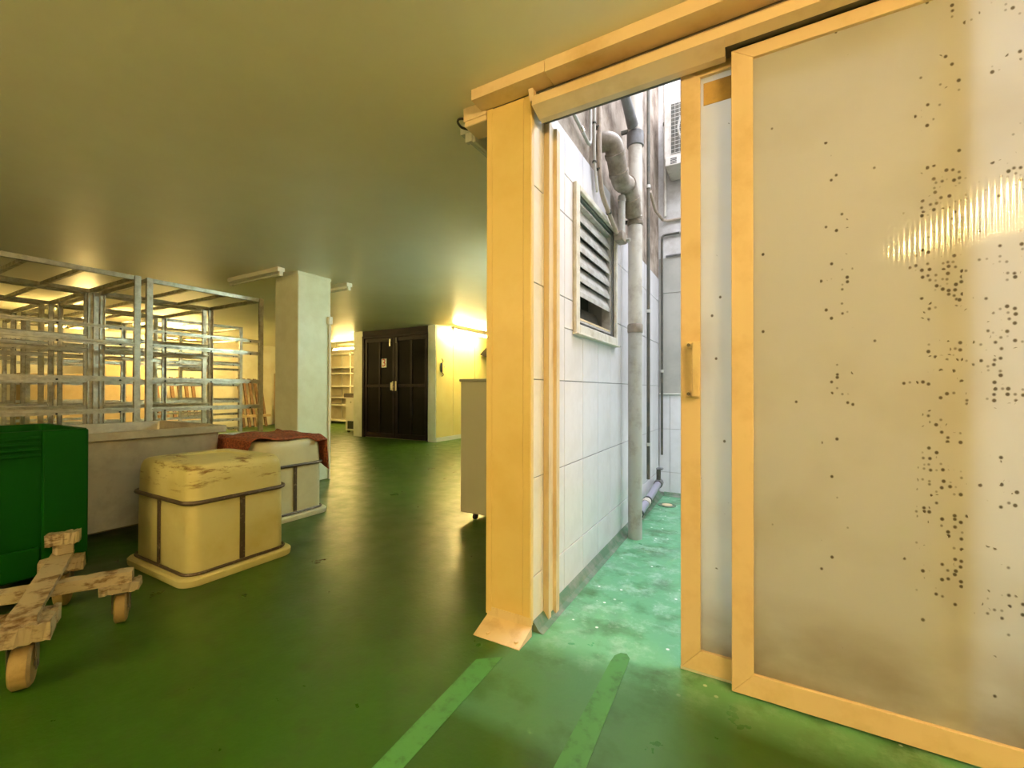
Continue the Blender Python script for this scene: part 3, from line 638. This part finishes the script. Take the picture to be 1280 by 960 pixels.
# black object on the side wall behind the yellow post
r = thing('wall_screen', (-6.1, 9.6, 2.2), 'black tilted panel hung high behind the yellow post', 'screen')
bm = BM(); prism(bm, [(-6.10, 2.06), (-5.86, 1.96), (-5.50, 2.44), (-5.56, 2.50)], 'Y', 9.14, 10.2); obj('panel', bm, DPAN, r)
boxo('arm', BLACK, r, -6.117, -5.80, 9.68, 9.76, 2.30, 2.36)

def leaf(name, x0, x1, hinge_left, label):
    r_ = thing(name, ((x0+x1)/2, 7.43, 0), label, 'door', kind='structure')
    ya, yb = 7.422, 7.466
    zt, zm = 2.40, 1.255
    sw = .085
    boxo('stile', DDOOR, r_, x0, x0+sw, ya, yb, .02, zt, bev=.004); boxo('stile', DDOOR, r_, x1-sw, x1, ya, yb, .02, zt, bev=.004)
    boxo('rail', DDOOR, r_, x0+sw, x1-sw, ya, yb, zt-.09, zt, bev=.004)
    boxo('rail', DDOOR, r_, x0+sw, x1-sw, ya, yb, .02, .13, bev=.004)
    boxo('rail', DDOOR, r_, x0+sw, x1-sw, ya, yb, zm-.035, zm+.035, bev=.004)
    xm = (x0+x1)/2
    boxo('mullion', DDOOR, r_, xm-.03, xm+.03, ya, yb, zm+.035, zt-.09, bev=.004)
    boxo('mullion', DDOOR, r_, xm-.03, xm+.03, ya, yb, .13, zm-.035, bev=.004)
    for xa, xb in ((x0+sw, xm-.03), (xm+.03, x1-sw)):
        for za, zb in ((.13, zm-.035), (zm+.035, zt-.09)): boxo('panel', DPAN, r_, xa, xb, ya+.018, yb-.01, za, zb)
    return r_
r = leaf('door_3', -8.34, -7.335, True, 'left leaf of the black cold-room doors, with the number sign')
boxo('handle', CHROME, r, -7.40, -7.35, 7.385, 7.421, 1.13, 1.36, bev=.006)
boxo('lock_plate', WHITE, r, -7.47, -7.415, 7.41, 7.4215, 1.15, 1.33, bev=.003)
boxo('top_bolt', CHROME, r, -7.50, -7.45, 7.39, 7.421, 2.18, 2.36, bev=.006)
sg = boxo('sign', WHITE, r, -7.78, -7.62, 7.432, 7.4385, 1.69, 1.90)
ft = bpy.data.curves.new('digit', 'FONT'); ft.body = '3'; ft.size = .26; ft.extrude = .0012; ft.align_x = 'CENTER'; ft.align_y = 'CENTER'
to = bpy.data.objects.new('digit_tmp', ft); COL.objects.link(to)
bpy.context.view_layer.update()
dm = bpy.data.meshes.new_from_object(to.evaluated_get(bpy.context.evaluated_depsgraph_get()))
bpy.data.objects.remove(to)
dm.transform(Matrix.Translation((-7.70, 7.4305, 1.795)) @ Matrix.Rotation(R(90), 4, 'X')); dm.materials.clear(); dm.materials.append(RED)
dm.name = 'number'; o = mobj('number', dm, sg); o.matrix_parent_inverse = Matrix.Identity(4)
r = leaf('door_4', -7.325, -6.345, False, 'right leaf of the black cold-room doors')
boxo('handle', CHROME, r, -7.305, -7.255, 7.385, 7.421, 1.13, 1.36, bev=.006)
boxo('top_bolt', DARKG, r, -7.30, -7.25, 7.39, 7.421, 2.25, 2.38, bev=.006)
r = thing('trim_4', (-7.4, 7.43, 0), 'dark metal frame around the black cold-room doors', 'door frame', kind='structure')
boxo('jamb', DDOOR, r, -8.42, -8.345, 7.405, 7.468, 0, 2.47, bev=.004); boxo('jamb', DDOOR, r, -6.34, -6.336, 7.405, 7.468, 0, 2.47)
boxo('head', DDOOR, r, -8.345, -6.34, 7.405, 7.468, 2.405, 2.47, bev=.004)
boxo('infill', DDOOR, r, -8.42, -6.336, 7.43, 7.468, 2.471, 2.597)

# --- white shelving and white machine in the recess left of the doors
r = thing('white_shelving', (-13.0, 10.2, 0), 'white shelving against the back wall seen past the column', 'shelving')
for z in (.10, .63, .89, 1.28, 1.72, 1.93, 2.40): boxo('shelf', WHITE, r, -13.9, -11.9, 9.95, 10.48, z-.02, z+.025, bev=.003)
for x in (-13.9, -12.93, -11.93):
    for y in (9.97, 10.44): boxo('upright', WHITE, r, x, x+.03, y, y+.03, 0, 2.45)
r = thing('white_machine', (-9.5, 8.2, 0), 'white cabinet machine with a black vent at its foot, left of the black doors', 'machine')
boxo('body', WHITE, r, -9.73, -9.22, 8.0, 8.55, .05, .95, bev=.012)
boxo('top_lid', HOOP, r, -9.78, -9.20, 7.98, 8.57, .951, 1.06, bev=.008)
boxo('vent', BLACK, r, -9.64, -9.28, 7.994, 7.9995, .10, .31)
bm = BM(); cyl(bm, (-9.52, 7.9995, .82), (-9.52, 7.985, .82), .022, 10); obj('knob', bm, PVC, r)
for x in (-9.69, -9.30): boxo('foot', BLACK, r, x, x+.05, 8.03, 8.08, 0, .0495)
bm = BM(); sweep(bm, smooth_path([(-8.78, 7.7, 1.72), (-8.86, 7.7, 1.66), (-8.92, 7.7, 1.52), (-8.84, 7.7, 1.42)], 5), .018, 7)
r = thing('wall_hook', (-8.75, 7.7, 1.7), 'curved dark hook on the side of the cold room above the white machine', 'hook')
obj('hook_arm', bm, BLACK, r); boxo('plate', BLACK, r, -8.79, -8.7315, 7.66, 7.74, 1.70, 1.78)

# --- grey cabinet on casters
r = thing('grey_cabinet', (-1.75, 3.4, 0), 'plain grey cabinet on casters standing behind the yellow post', 'cabinet')
boxo('body', CAB, r, -2.27, -1.20, 3.10, 3.85, .075, 1.225, bev=.006)
boxo('top', CABT, r, -2.28, -1.19, 3.09, 3.86, 1.226, 1.25, bev=.004)
for x in (-2.17, -1.32):
    for y in (3.19, 3.76):
        c = boxo('caster', BLACK, r, x-.02, x+.02, y-.02, y+.02, .05, .0745)
        bm = BM(); cyl(bm, (x-.014, y, .026), (x+.014, y, .026), .026, 12); obj('wheel', bm, RUBBER, c)

# --- painted lane stripes
r = None
for name, q, lab in (('floor_stripe', [(-1.035, 1.53), (-.99, .3), (-.915, .3), (-.945, 1.60)], 'light green painted stripe on the floor leading to the yellow post'),
                     ('floor_stripe', [(-.532, 1.80), (-.528, 1.85), (-.51, 1.88), (-.485, 1.885), (-.466, 1.86), (-.462, 1.80), (-.42, .3), (-.535, .3)], 'light green painted stripe on the floor leading to the open doorway')):
    bm = BM(); prism(bm, q, 'Z', .0003, .0022); tag(obj(name, bm, TAPE), lab, 'stripe', 'painted floor stripes')

# --- upturned plastic tubs
def tub(name, x0, x1, y0, y1, h, m, label, stains, rot=0.0):
    cx, cy = (x0+x1)/2, (y0+y1)/2; a, b_ = (x1-x0)/2, (y1-y0)/2
    r_ = thing(name, (cx, cy, 0), label, 'plastic tub')
    def ring(ea, eb, z, rr): return [(cx+p[0], cy+p[1], z) for p in rrect(-ea, ea, -eb, eb, rr, 6)]
    bm = BM()
    loft(bm, [ring(a, b_, .055, .07), ring(a, b_, .30, .07), ring(a*.995, b_*.995, .48, .07), ring(a*.99, b_*.99, h-.085, .08), ring(a*.98, b_*.98, h-.045, .085),
              ring(a*.955, b_*.95, h-.018, .09), ring(a*.915, b_*.905, h-.004, .09), ring(a*.86, b_*.85, h, .09), ring(a*.55, b_*.55, h+.004, .07), ring(a*.52, b_*.52, h-.008, .06), ring(a*.1, b_*.1, h-.008, .02)])
    body = obj('tub_body', bm, m, r_, smooth=True)
    bm = BM(); loft(bm, [ring(a+.045, b_+.045, .002, .09), ring(a+.048, b_+.048, .018, .09), ring(a+.048, b_+.048, .040, .09), ring(a+.04, b_+.04, .050, .09), ring(a+.004, b_+.004, .053, .07)])
    obj('base_rim', bm, m, r_, smooth=True)
    bm = BM(); sweep(bm, ring(a+.013, b_+.013, .062, .08), .009, 6, closed=True); obj('lower_hoop', bm, HOOP, r_, smooth=True)
    bm = BM(); sweep(bm, ring(a+.012, b_+.012, h*.685, .085), .013, 8, closed=True); obj('upper_hoop', bm, HOOP, r_, smooth=True)
    for sx, sy in ((1, 0), (-1, 0), (0, -1), (0, 1)):
        bm = BM()
        if sx: box(bm, cx+sx*(a+.002), cx+sx*(a+.010), cy-.016, cy+.016, .07, h*.67, bev=.002)
        else: box(bm, cx-.016, cx+.016, cy+sy*(b_+.002), cy+sy*(b_+.010), .07, h*.67, bev=.002)
        obj('strap', bm, HOOP, r_)
    return r_
def stain_mat(base, name, seed):
    """tub plastic with a brown grime pattern of its own"""
    m = base.copy(); m.name = name; nt = m.node_tree; N = nt.nodes; L = nt.links; b = N['Principled BSDF']
    src = b.inputs['Base Color'].links[0].from_socket
    tc = N.new('ShaderNodeTexCoord'); mp = N.new('ShaderNodeMapping'); mp.inputs['Location'].default_value = (seed, seed*.7, 0); mp.inputs['Scale'].default_value = (1.0, 1.0, 5.0)
    L.new(tc.outputs['Object'], mp.inputs[0])
    n = N.new('ShaderNodeTexNoise'); n.inputs['Scale'].default_value = 4.2; n.inputs['Detail'].default_value = 9; n.inputs['Roughness'].default_value = .72
    L.new(mp.outputs[0], n.inputs['Vector'])
    sp = N.new('ShaderNodeSeparateXYZ'); L.new(tc.outputs['Object'], sp.inputs[0])
    mr = N.new('ShaderNodeMapRange'); mr.inputs[1].default_value = .46; mr.inputs[2].default_value = .60; L.new(sp.outputs['Z'], mr.inputs[0])
    ms = N.new('ShaderNodeMapRange'); ms.inputs[1].default_value = .555; ms.inputs[2].default_value = .645; L.new(n.outputs['Fac'], ms.inputs[0])
    mu = N.new('ShaderNodeMath'); mu.operation = 'MULTIPLY'; L.new(mr.outputs[0], mu.inputs[0]); L.new(ms.outputs[0], mu.inputs[1])
    mx = N.new('ShaderNodeMixRGB'); L.new(mu.outputs[0], mx.inputs[0]); L.new(src, mx.inputs[1]); mx.inputs[2].default_value = (0.17, 0.09, 0.02, 1)
    L.new(mx.outputs[0], b.inputs['Base Color']); return m
tub('upturned_tub', -3.60, -2.875, 1.265, 1.86, .70, stain_mat(TUB, 'stained_aged_cream_plastic', 0.4), 'stained yellow upturned plastic tub with dark hoops, nearest the camera', 1)
tub('upturned_tub', -4.26, -3.565, 2.105, 2.675, .70, TUBW, 'paler upturned plastic tub with a rust-red mat on top', 0)

# --- rust-red mat draped over the back tub
bm = BM()
NU, NV = 26, 30
def drape(u, v):
    # u across X (0 back, 1 front edge), v along Y arc length
    s = -.14 + v*1.02                       # distance past the near top edge, Y direction
    ed0, ed1 = 2.10, 2.68
    front = -3.76 + .17*max(0, min(1, (s+.10)/.25)) + .018*math.sin(v*9)
    if s > .50: front = -3.53
    x = -4.32 + u*(front+4.32)
    rip = .014*math.sin(u*9+v*7) + .010*math.sin(v*15-u*5)
    top = .716
    if s < 0: y, z = ed0-.022-.004*math.sin(u*9), top+s-.012
    elif s < .03: y, z = ed0-.02+.03*(s/.03), top-.012+.012*(s/.03)
    elif s < ed1-ed0+.03: y, z = ed0+s-.02, top
    else:
        e = s-(ed1-ed0)-.03; y, z = ed1+.012+.10*e+.01*math.sin(u*11), top-.01-e
    if x > -3.64 and s > 0: z -= (x+3.64)*.45
    if x < -4.24 and 0 <= s < ed1-ed0: z -= (-4.24-x)*.6
    return Vector((x, y, z+abs(rip)+.004))
top_ = [[drape(i/NU, j/NV) for j in range(NV+1)] for i in range(NU+1)]
vt = [[bm.verts.new(p) for p in row] for row in top_]
for i in range(NU):
    for j in range(NV): bm.faces.new((vt[i][j], vt[i+1][j], vt[i+1][j+1], vt[i][j+1]))
bmesh.ops.recalc_face_normals(bm, faces=bm.faces)
mo = obj('draped_mat', bm, MAT_R, None, smooth=True)
md = mo.modifiers.new('thick', 'SOLIDIFY'); md.thickness = .008; md.offset = 1
tag(mo, 'rust-red woven mat draped over the paler tub', 'mat')

# --- green pallet bin
r = thing('green_bin', (-3.8, .4, 0), 'deep green plastic bin at the left edge, in front of the steel trolley tub', 'bin')
gx0, gx1, gy0, gy1, gz0, gz1 = -4.00, -3.30, -.25, .95, .155, .93
bm = BM()
t = .03
loft(bm, [[(x, y, gz0) for x, y in rrect(gx0+.02, gx1-.02, gy0+.02, gy1-.02, .03, 3)], [(x, y, gz1) for x, y in rrect(gx0, gx1, gy0, gy1, .035, 3)],
          [(x, y, gz1) for x, y in rrect(gx0+t, gx1-t, gy0+t, gy1-t, .03, 3)], [(x, y, gz0+.03) for x, y in rrect(gx0+t+.02, gx1-t-.02, gy0+t+.02, gy1-t-.02, .03, 3)]])
obj('shell', bm, GREEN, r)
for k in range(4):
    z = gz1-.035-k*.030; boxo('rib', GREEN, r, gx1-.004, gx1+.010, gy0+.10, gy1-.19, z-.008, z+.008, bev=.002)
boxo('corner_post', GREEN, r, gx1-.015, gx1+.016, gy1-.185, gy1-.004, gz0+.01, gz1-.002, bev=.008, seg=2)
boxo('corner_post', GREEN, r, gx1-.015, gx1+.016, gy0+.004, gy0+.10, gz0+.01, gz1-.002, bev=.008, seg=2)
boxo('lower_band', GREEN, r, gx1-.018, gx1+.006, gy0+.10, gy1-.19, gz0+.01, gz0+.16, bev=.004)
for x in (gx0+.10, gx1-.12):
    for y in (gy0+.10, gy1-.12): boxo('foot', GREEN, r, x-.06, x+.06, y-.06, y+.06, 0, gz0+.012, bev=.008)

# --- stainless trolley tub
r = thing('steel_trolley', (-4.6, 1.4, 0), 'grey steel trough trolley behind the yellow tub, in front of the racks', 'trolley')
sx0, sx1, sy0, sy1, sz0, sz1 = -5.20, -4.08, .98, 2.03, .125, .835
bm = BM(); t = .012
loft(bm, [[(x, y, sz0) for x, y in rrect(sx0+.05, sx1-.03, sy0+.05, sy1-.05, .03, 3)], [(x, y, sz1) for x, y in rrect(sx0, sx1, sy0, sy1, .02, 3)],
          [(x, y, sz1) for x, y in rrect(sx0+t, sx1-t, sy0+t, sy1-t, .015, 3)], [(x, y, sz0+.02) for x, y in rrect(sx0+.06, sx1-.05, sy0+.06, sy1-.06, .03, 3)]])
obj('trough', bm, STEEL, r)
for q in ((sx1, sx1+.035, sy0-.035, sy1+.035), (sx0-.035, sx0, sy0-.035, sy1+.035), (sx0, sx1, sy1, sy1+.035), (sx0, sx1, sy0-.035, sy0)):
    boxo('rim', STEEL, r, *q, sz1-.055, sz1+.005, bev=.004)
boxo('axle_frame', DARKG, r, sx0+.10, sx1-.08, sy0+.10, sy1-.10, .105, .124)
for x in (sx0+.16, sx1-.10):
    for y in (sy0+.15, sy1-.18):
        c = boxo('caster', DARKG, r, x-.03, x+.03, y-.02, y+.02, .09, .1045)
        bm = BM(); cyl(bm, (x, y-.02, .052), (x, y+.02, .052), .052, 14); obj('wheel', bm, WHEELM, c, smooth=True)

# --- worn timber dolly
r = thing('timber_dolly', (-2.83, .67, 0), 'battered white timber cross dolly on four casters in front of the green bin', 'dolly')
Cn = Vector((-2.83, .67)); C1 = Vector((-2.445, .518)); C2 = Vector((-2.72, .905)); C3 = Vector((-3.20, .82)); C4 = Vector((-2.95, .44))
def beam(nm, a, b_, hw, z0, z1, ext=.05, jag=.008):
    d = (b_-a).normalized(); n = Vector((-d.y, d.x)); a = a-d*ext; b_ = b_+d*ext
    bm = BM(); K = 14; rows = []
    for i in range(K+1):
        p = a.lerp(b_, i/K); j = lambda: random.uniform(-jag, jag)*.5
        rows.append([(p.x+n.x*(hw+j()), p.y+n.y*(hw+j()), z0+j()*.5), (p.x-n.x*(hw+j()), p.y-n.y*(hw+j()), z0+j()*.5),
                     (p.x-n.x*(hw+j()), p.y-n.y*(hw+j()), z1+j()*.6), (p.x+n.x*(hw+j()), p.y+n.y*(hw+j()), z1+j()*.6)])
    loft(bm, rows); return obj(nm, bm, WOOD, r)
beam('beam', C4, C2, .034, .205, .257, ext=.045)
beam('beam', C1, C3, .042, .258, .282, ext=.03, jag=.005)
def blockat(c, d, ln, hw, z0, z1): d = d.normalized(); return beam('end_block', c-d*ln, c+d*ln, hw, z0, z1, ext=0, jag=.014)
perpA = Vector((-(C2-C4).y, (C2-C4).x)); perpB = Vector((-(C3-C1).y, (C3-C1).x))
blockat(C2, C2-C4, .075, .045, .162, .204); blockat(C4, C2-C4, .075, .045, .162, .204)
blockat(C1, perpB, .085, .055, .188, .257); blockat(C3, perpB, .085, .04, .188, .257)
blockat(C1+Vector((-.10, .04)), perpB, .085, .03, .192, .257)
ps = C3 + Vector((.015, 0))
bm = BM(); box(bm, ps.x-.03, ps.x+.03, ps.y-.035, ps.y+.035, .2825, .335, bev=.006); up = obj('upright_stub', bm, WOOD, r)
d = perpB.normalized(); beam('cross_cap', ps-d*.065, ps+d*.065, .032, .336, .395, ext=0, jag=.014)
def caster(c, ang, top, rw, hw):
    e = Vector((math.cos(ang), math.sin(ang))); off = Vector((-e.y, e.x))*.02
    bm = BM(); p = c+off
    n = 18
    def ring(s, rr): return [(p.x+e.x*s-e.y*rr*math.cos(2*math.pi*k/n), p.y+e.y*s+e.x*rr*math.cos(2*math.pi*k/n), rw+rr*math.sin(2*math.pi*k/n)) for k in range(n)]
    loft(bm, [ring(-hw, rw*.86), ring(-hw*.7, rw), ring(hw*.7, rw), ring(hw, rw*.86)]); wl = obj('wheel', bm, WHEELM, r, smooth=True)
    bm = BM(); cyl(bm, (p.x-e.x*(hw+.012), p.y-e.y*(hw+.012), rw), (p.x+e.x*(hw+.012), p.y+e.y*(hw+.012), rw), .012, 8); obj('axle', bm, DARKG, wl)
    bm = BM()
    for s in (-1, 1):
        q0 = p+e*s*(hw+.006); q1 = p+e*s*(hw+.010); w_ = Vector((-e.y, e.x))*.022
        loft(bm, [[(q0.x-w_.x, q0.y-w_.y, rw-.02), (q0.x+w_.x, q0.y+w_.y, rw-.02), (q1.x+w_.x, q1.y+w_.y, rw-.02), (q1.x-w_.x, q1.y-w_.y, rw-.02)],
                  [(q0.x-w_.x*1.4, q0.y-w_.y*1.4, top), (q0.x+w_.x*1.4, q0.y+w_.y*1.4, top), (q1.x+w_.x*1.4, q1.y+w_.y*1.4, top), (q1.x-w_.x*1.4, q1.y-w_.y*1.4, top)]])
    obj('fork', bm, DARKG, r)
    bm = BM(); cyl(bm, (c.x, c.y, max(top-.012, 2*rw+.003)), (c.x, c.y, top), .03, 10); obj('swivel', bm, DARKG, r)
caster(C1, R(68), .186, .083, .030); caster(C2, R(66), .160, .073, .024); caster(C3, R(60), .186, .083, .024); caster(C4, R(70), .160, .073, .024)

# --- drying racks
bm = BM(); cyl(bm, (-.003, 0, 0), (.003, 0, 0), .009, 8)
BOLT = bpy.data.meshes.new('bolt'); bm.to_mesh(BOLT); bm.free(); BOLT.materials.append(BLACK)
def make_rack():
    r_ = thing('drying_rack', (0, 0, 0), 'x', 'rack', 'galvanised drying racks')
    D, Wd, Ht = 1.24, 1.20, 2.30
    def P(nm, m, *a, par=None, bev=.002):
        bm = BM(); box(bm, *a, bev=bev); o_ = obj(nm, bm, m); o_.parent = par or r_; return o_
    for x in (0, -D):
        for y in (0, Wd):
            bm = BM(); s = -1 if y else 1; q = -1 if x == 0 else 1
            box(bm, x, x+q*.045, y, y+s*.006, .12, Ht); box(bm, x, x+q*.006, y+s*.006, y+s*.05, .12, Ht); box(bm, x+q*.0061, x+q*.03, y+s*.044, y+s*.05, .12, Ht)
            o_ = obj('post', bm, ALU); o_.parent = r_
            bm = BM(); cyl(bm, (x+q*.03-.015, y+s*.03, .05), (x+q*.03+.015, y+s*.03, .05), .05, 12); w_ = obj('wheel', bm, RUBBER); w_.parent = o_
            bm = BM(); box(bm, x+q*.03-.02, x+q*.03+.02, y+s*.03-.02, y+s*.03+.02, .1005, .1195); w_ = obj('caster_plate', bm, DARKG); w_.parent = o_
    for z in (.30, .62, .95, 1.26, 1.61, 1.76):
        for x in (0, -D):
            q = -1 if x == 0 else 1
            th = .03 if z != 1.76 else .022
            bm = BM(); y0_, y1_ = .0505, Wd-.0505
            box(bm, x+q*.004, x+q*.008, y0_, y1_, z-th, z+th*.6); box(bm, x+q*.0081, x+q*.05, y0_, y1_, z+th*.35, z+th*.6); box(bm, x-q*.012, x+q*.0039, y0_, y1_, z-th*.2, z+th*.1)
            o_ = obj('rail', bm, ALU); o_.parent = r_
            for y in (.16, .60, 1.04): b2 = mobj('bolt', BOLT, None, (x-q*.002, y, z-th*.62)); b2.parent = o_
    for y in (.012, Wd-.052): P('top_end_bar', ALU, -D+.047, -.047, y, y+.04, Ht-.045, Ht-.001)
    for x in (-.046, -D+.006): P('top_side_bar', ALU, x, x+.04, .0535, Wd-.0535, Ht-.045, Ht-.001)
    for y in (.40, .76): P('top_bar', ALU, -D+.047, -.047, y, y+.035, Ht-.04, Ht-.004)
    for y in (.06, Wd-.09): P('low_end_bar', ALU, -D+.012, -.012, y, y+.03, .23, .265)
    return r_
proto = make_rack()
rk = [((-5.42, .745), 0, 'galvanised drying rack at the left edge, front row behind the green bin'),
      ((-5.42, 1.995), 0, 'galvanised drying rack in the front row just left of the column'),
      ((-6.78, .755), 0, 'galvanised drying rack in the second row at the left edge'),
      ((-6.80, 1.995), 0, 'galvanised drying rack in the second row left of the column'),
      ((-8.14, .70), 0, 'galvanised drying rack in the third row at the left edge'),
      ((-8.20, 1.96), 0, 'galvanised drying rack in the third row, middle one'),
      ((-8.22, 3.24), -2, 'galvanised drying rack in the third row, behind the column'),
      ((-9.55, .74), 0, 'galvanised drying rack in the rearmost row at the left edge'),
      ((-9.62, 2.05), 0, 'galvanised drying rack in the rearmost row, middle one'),
      ((-10.2, 4.3), 0, 'galvanised drying rack farthest back, glimpsed left of the column'),]
for i, ((x, y), a, lab) in enumerate(rk):
    o = proto if i == 0 else copy_tree(proto)
    o.location = (x, y, 0); o.rotation_euler = (0, 0, R(a)); o['label'] = lab

# --- goods along the far wall, glimpsed through the racks
for k, (y, n) in enumerate(((1.2, 5), (5.3, 6), (7.4, 5))):
    r = thing('slatted_frame', (-13.75, y, 0), ('brown slatted timber frame leaning at the far wall, leftmost', 'brown slatted timber frame leaning at the far wall behind the middle racks', 'brown slatted timber frame leaning at the far wall near the column')[k], 'frame')
    for j in range(n):
        bm = BM(); yy = y+j*.17
        prism(bm, [(-13.62, .001), (-13.56, .001), (-13.93, 1.5), (-13.99, 1.5)], 'Y', yy, yy+.07); obj('slat', bm, BROWNW, r)
    bm = BM(); box(bm, -13.62, -13.555, y-.05, y+n*.17, .30, .38); obj('cross_rail', bm, TANW, r)
r = thing('blue_drum', (-12.9, 2.1, 0), 'blue plastic drum at the far wall seen through the left racks', 'drum')
bm = BM(); sweep(bm, [(-12.9, 2.1, 0), (-12.9, 2.1, .05), (-12.9, 2.1, .45), (-12.9, 2.1, .48), (-12.9, 2.1, .9), (-12.9, 2.1, .94)], [.27, .29, .29, .30, .29, .27], 18); obj('shell', bm, BLUE, r, smooth=True)
bm = BM(); cyl(bm, (-12.9, 2.1, .941), (-12.9, 2.1, .96), .26, 18); obj('lid', bm, BLUE, r)
for k, (y, wd, hgt, lab) in enumerate(((2.8, 1.0, 1.5, 'tan board cupboard at the far wall behind the left racks'), (4.05, .9, 1.9, 'tall tan board cupboard at the far wall behind the middle racks'), (8.6, 1.1, 1.7, 'tan board cupboard at the far wall near the white shelving'))):
    r = thing('board_cupboard', (-13.7, y, 0), lab, 'cupboard')
    boxo('body', TANW, r, -13.98, -13.5, y, y+wd, .05, hgt, bev=.006); boxo('plinth', BROWNW, r, -13.98, -13.55, y+.03, y+wd-.03, 0, .0495)
    for s in range(2): dd = boxo('door', TANW, r, -13.4995, -13.48, y+.02+s*(wd/2), y+wd/2-.02+s*(wd/2), .09, hgt-.03, bev=.004); boxo('knob', BLACK, dd, -13.4795, -13.46, y+wd/2-.06+s*.10, y+wd/2-.04+s*.10, hgt*.5, hgt*.5+.03)
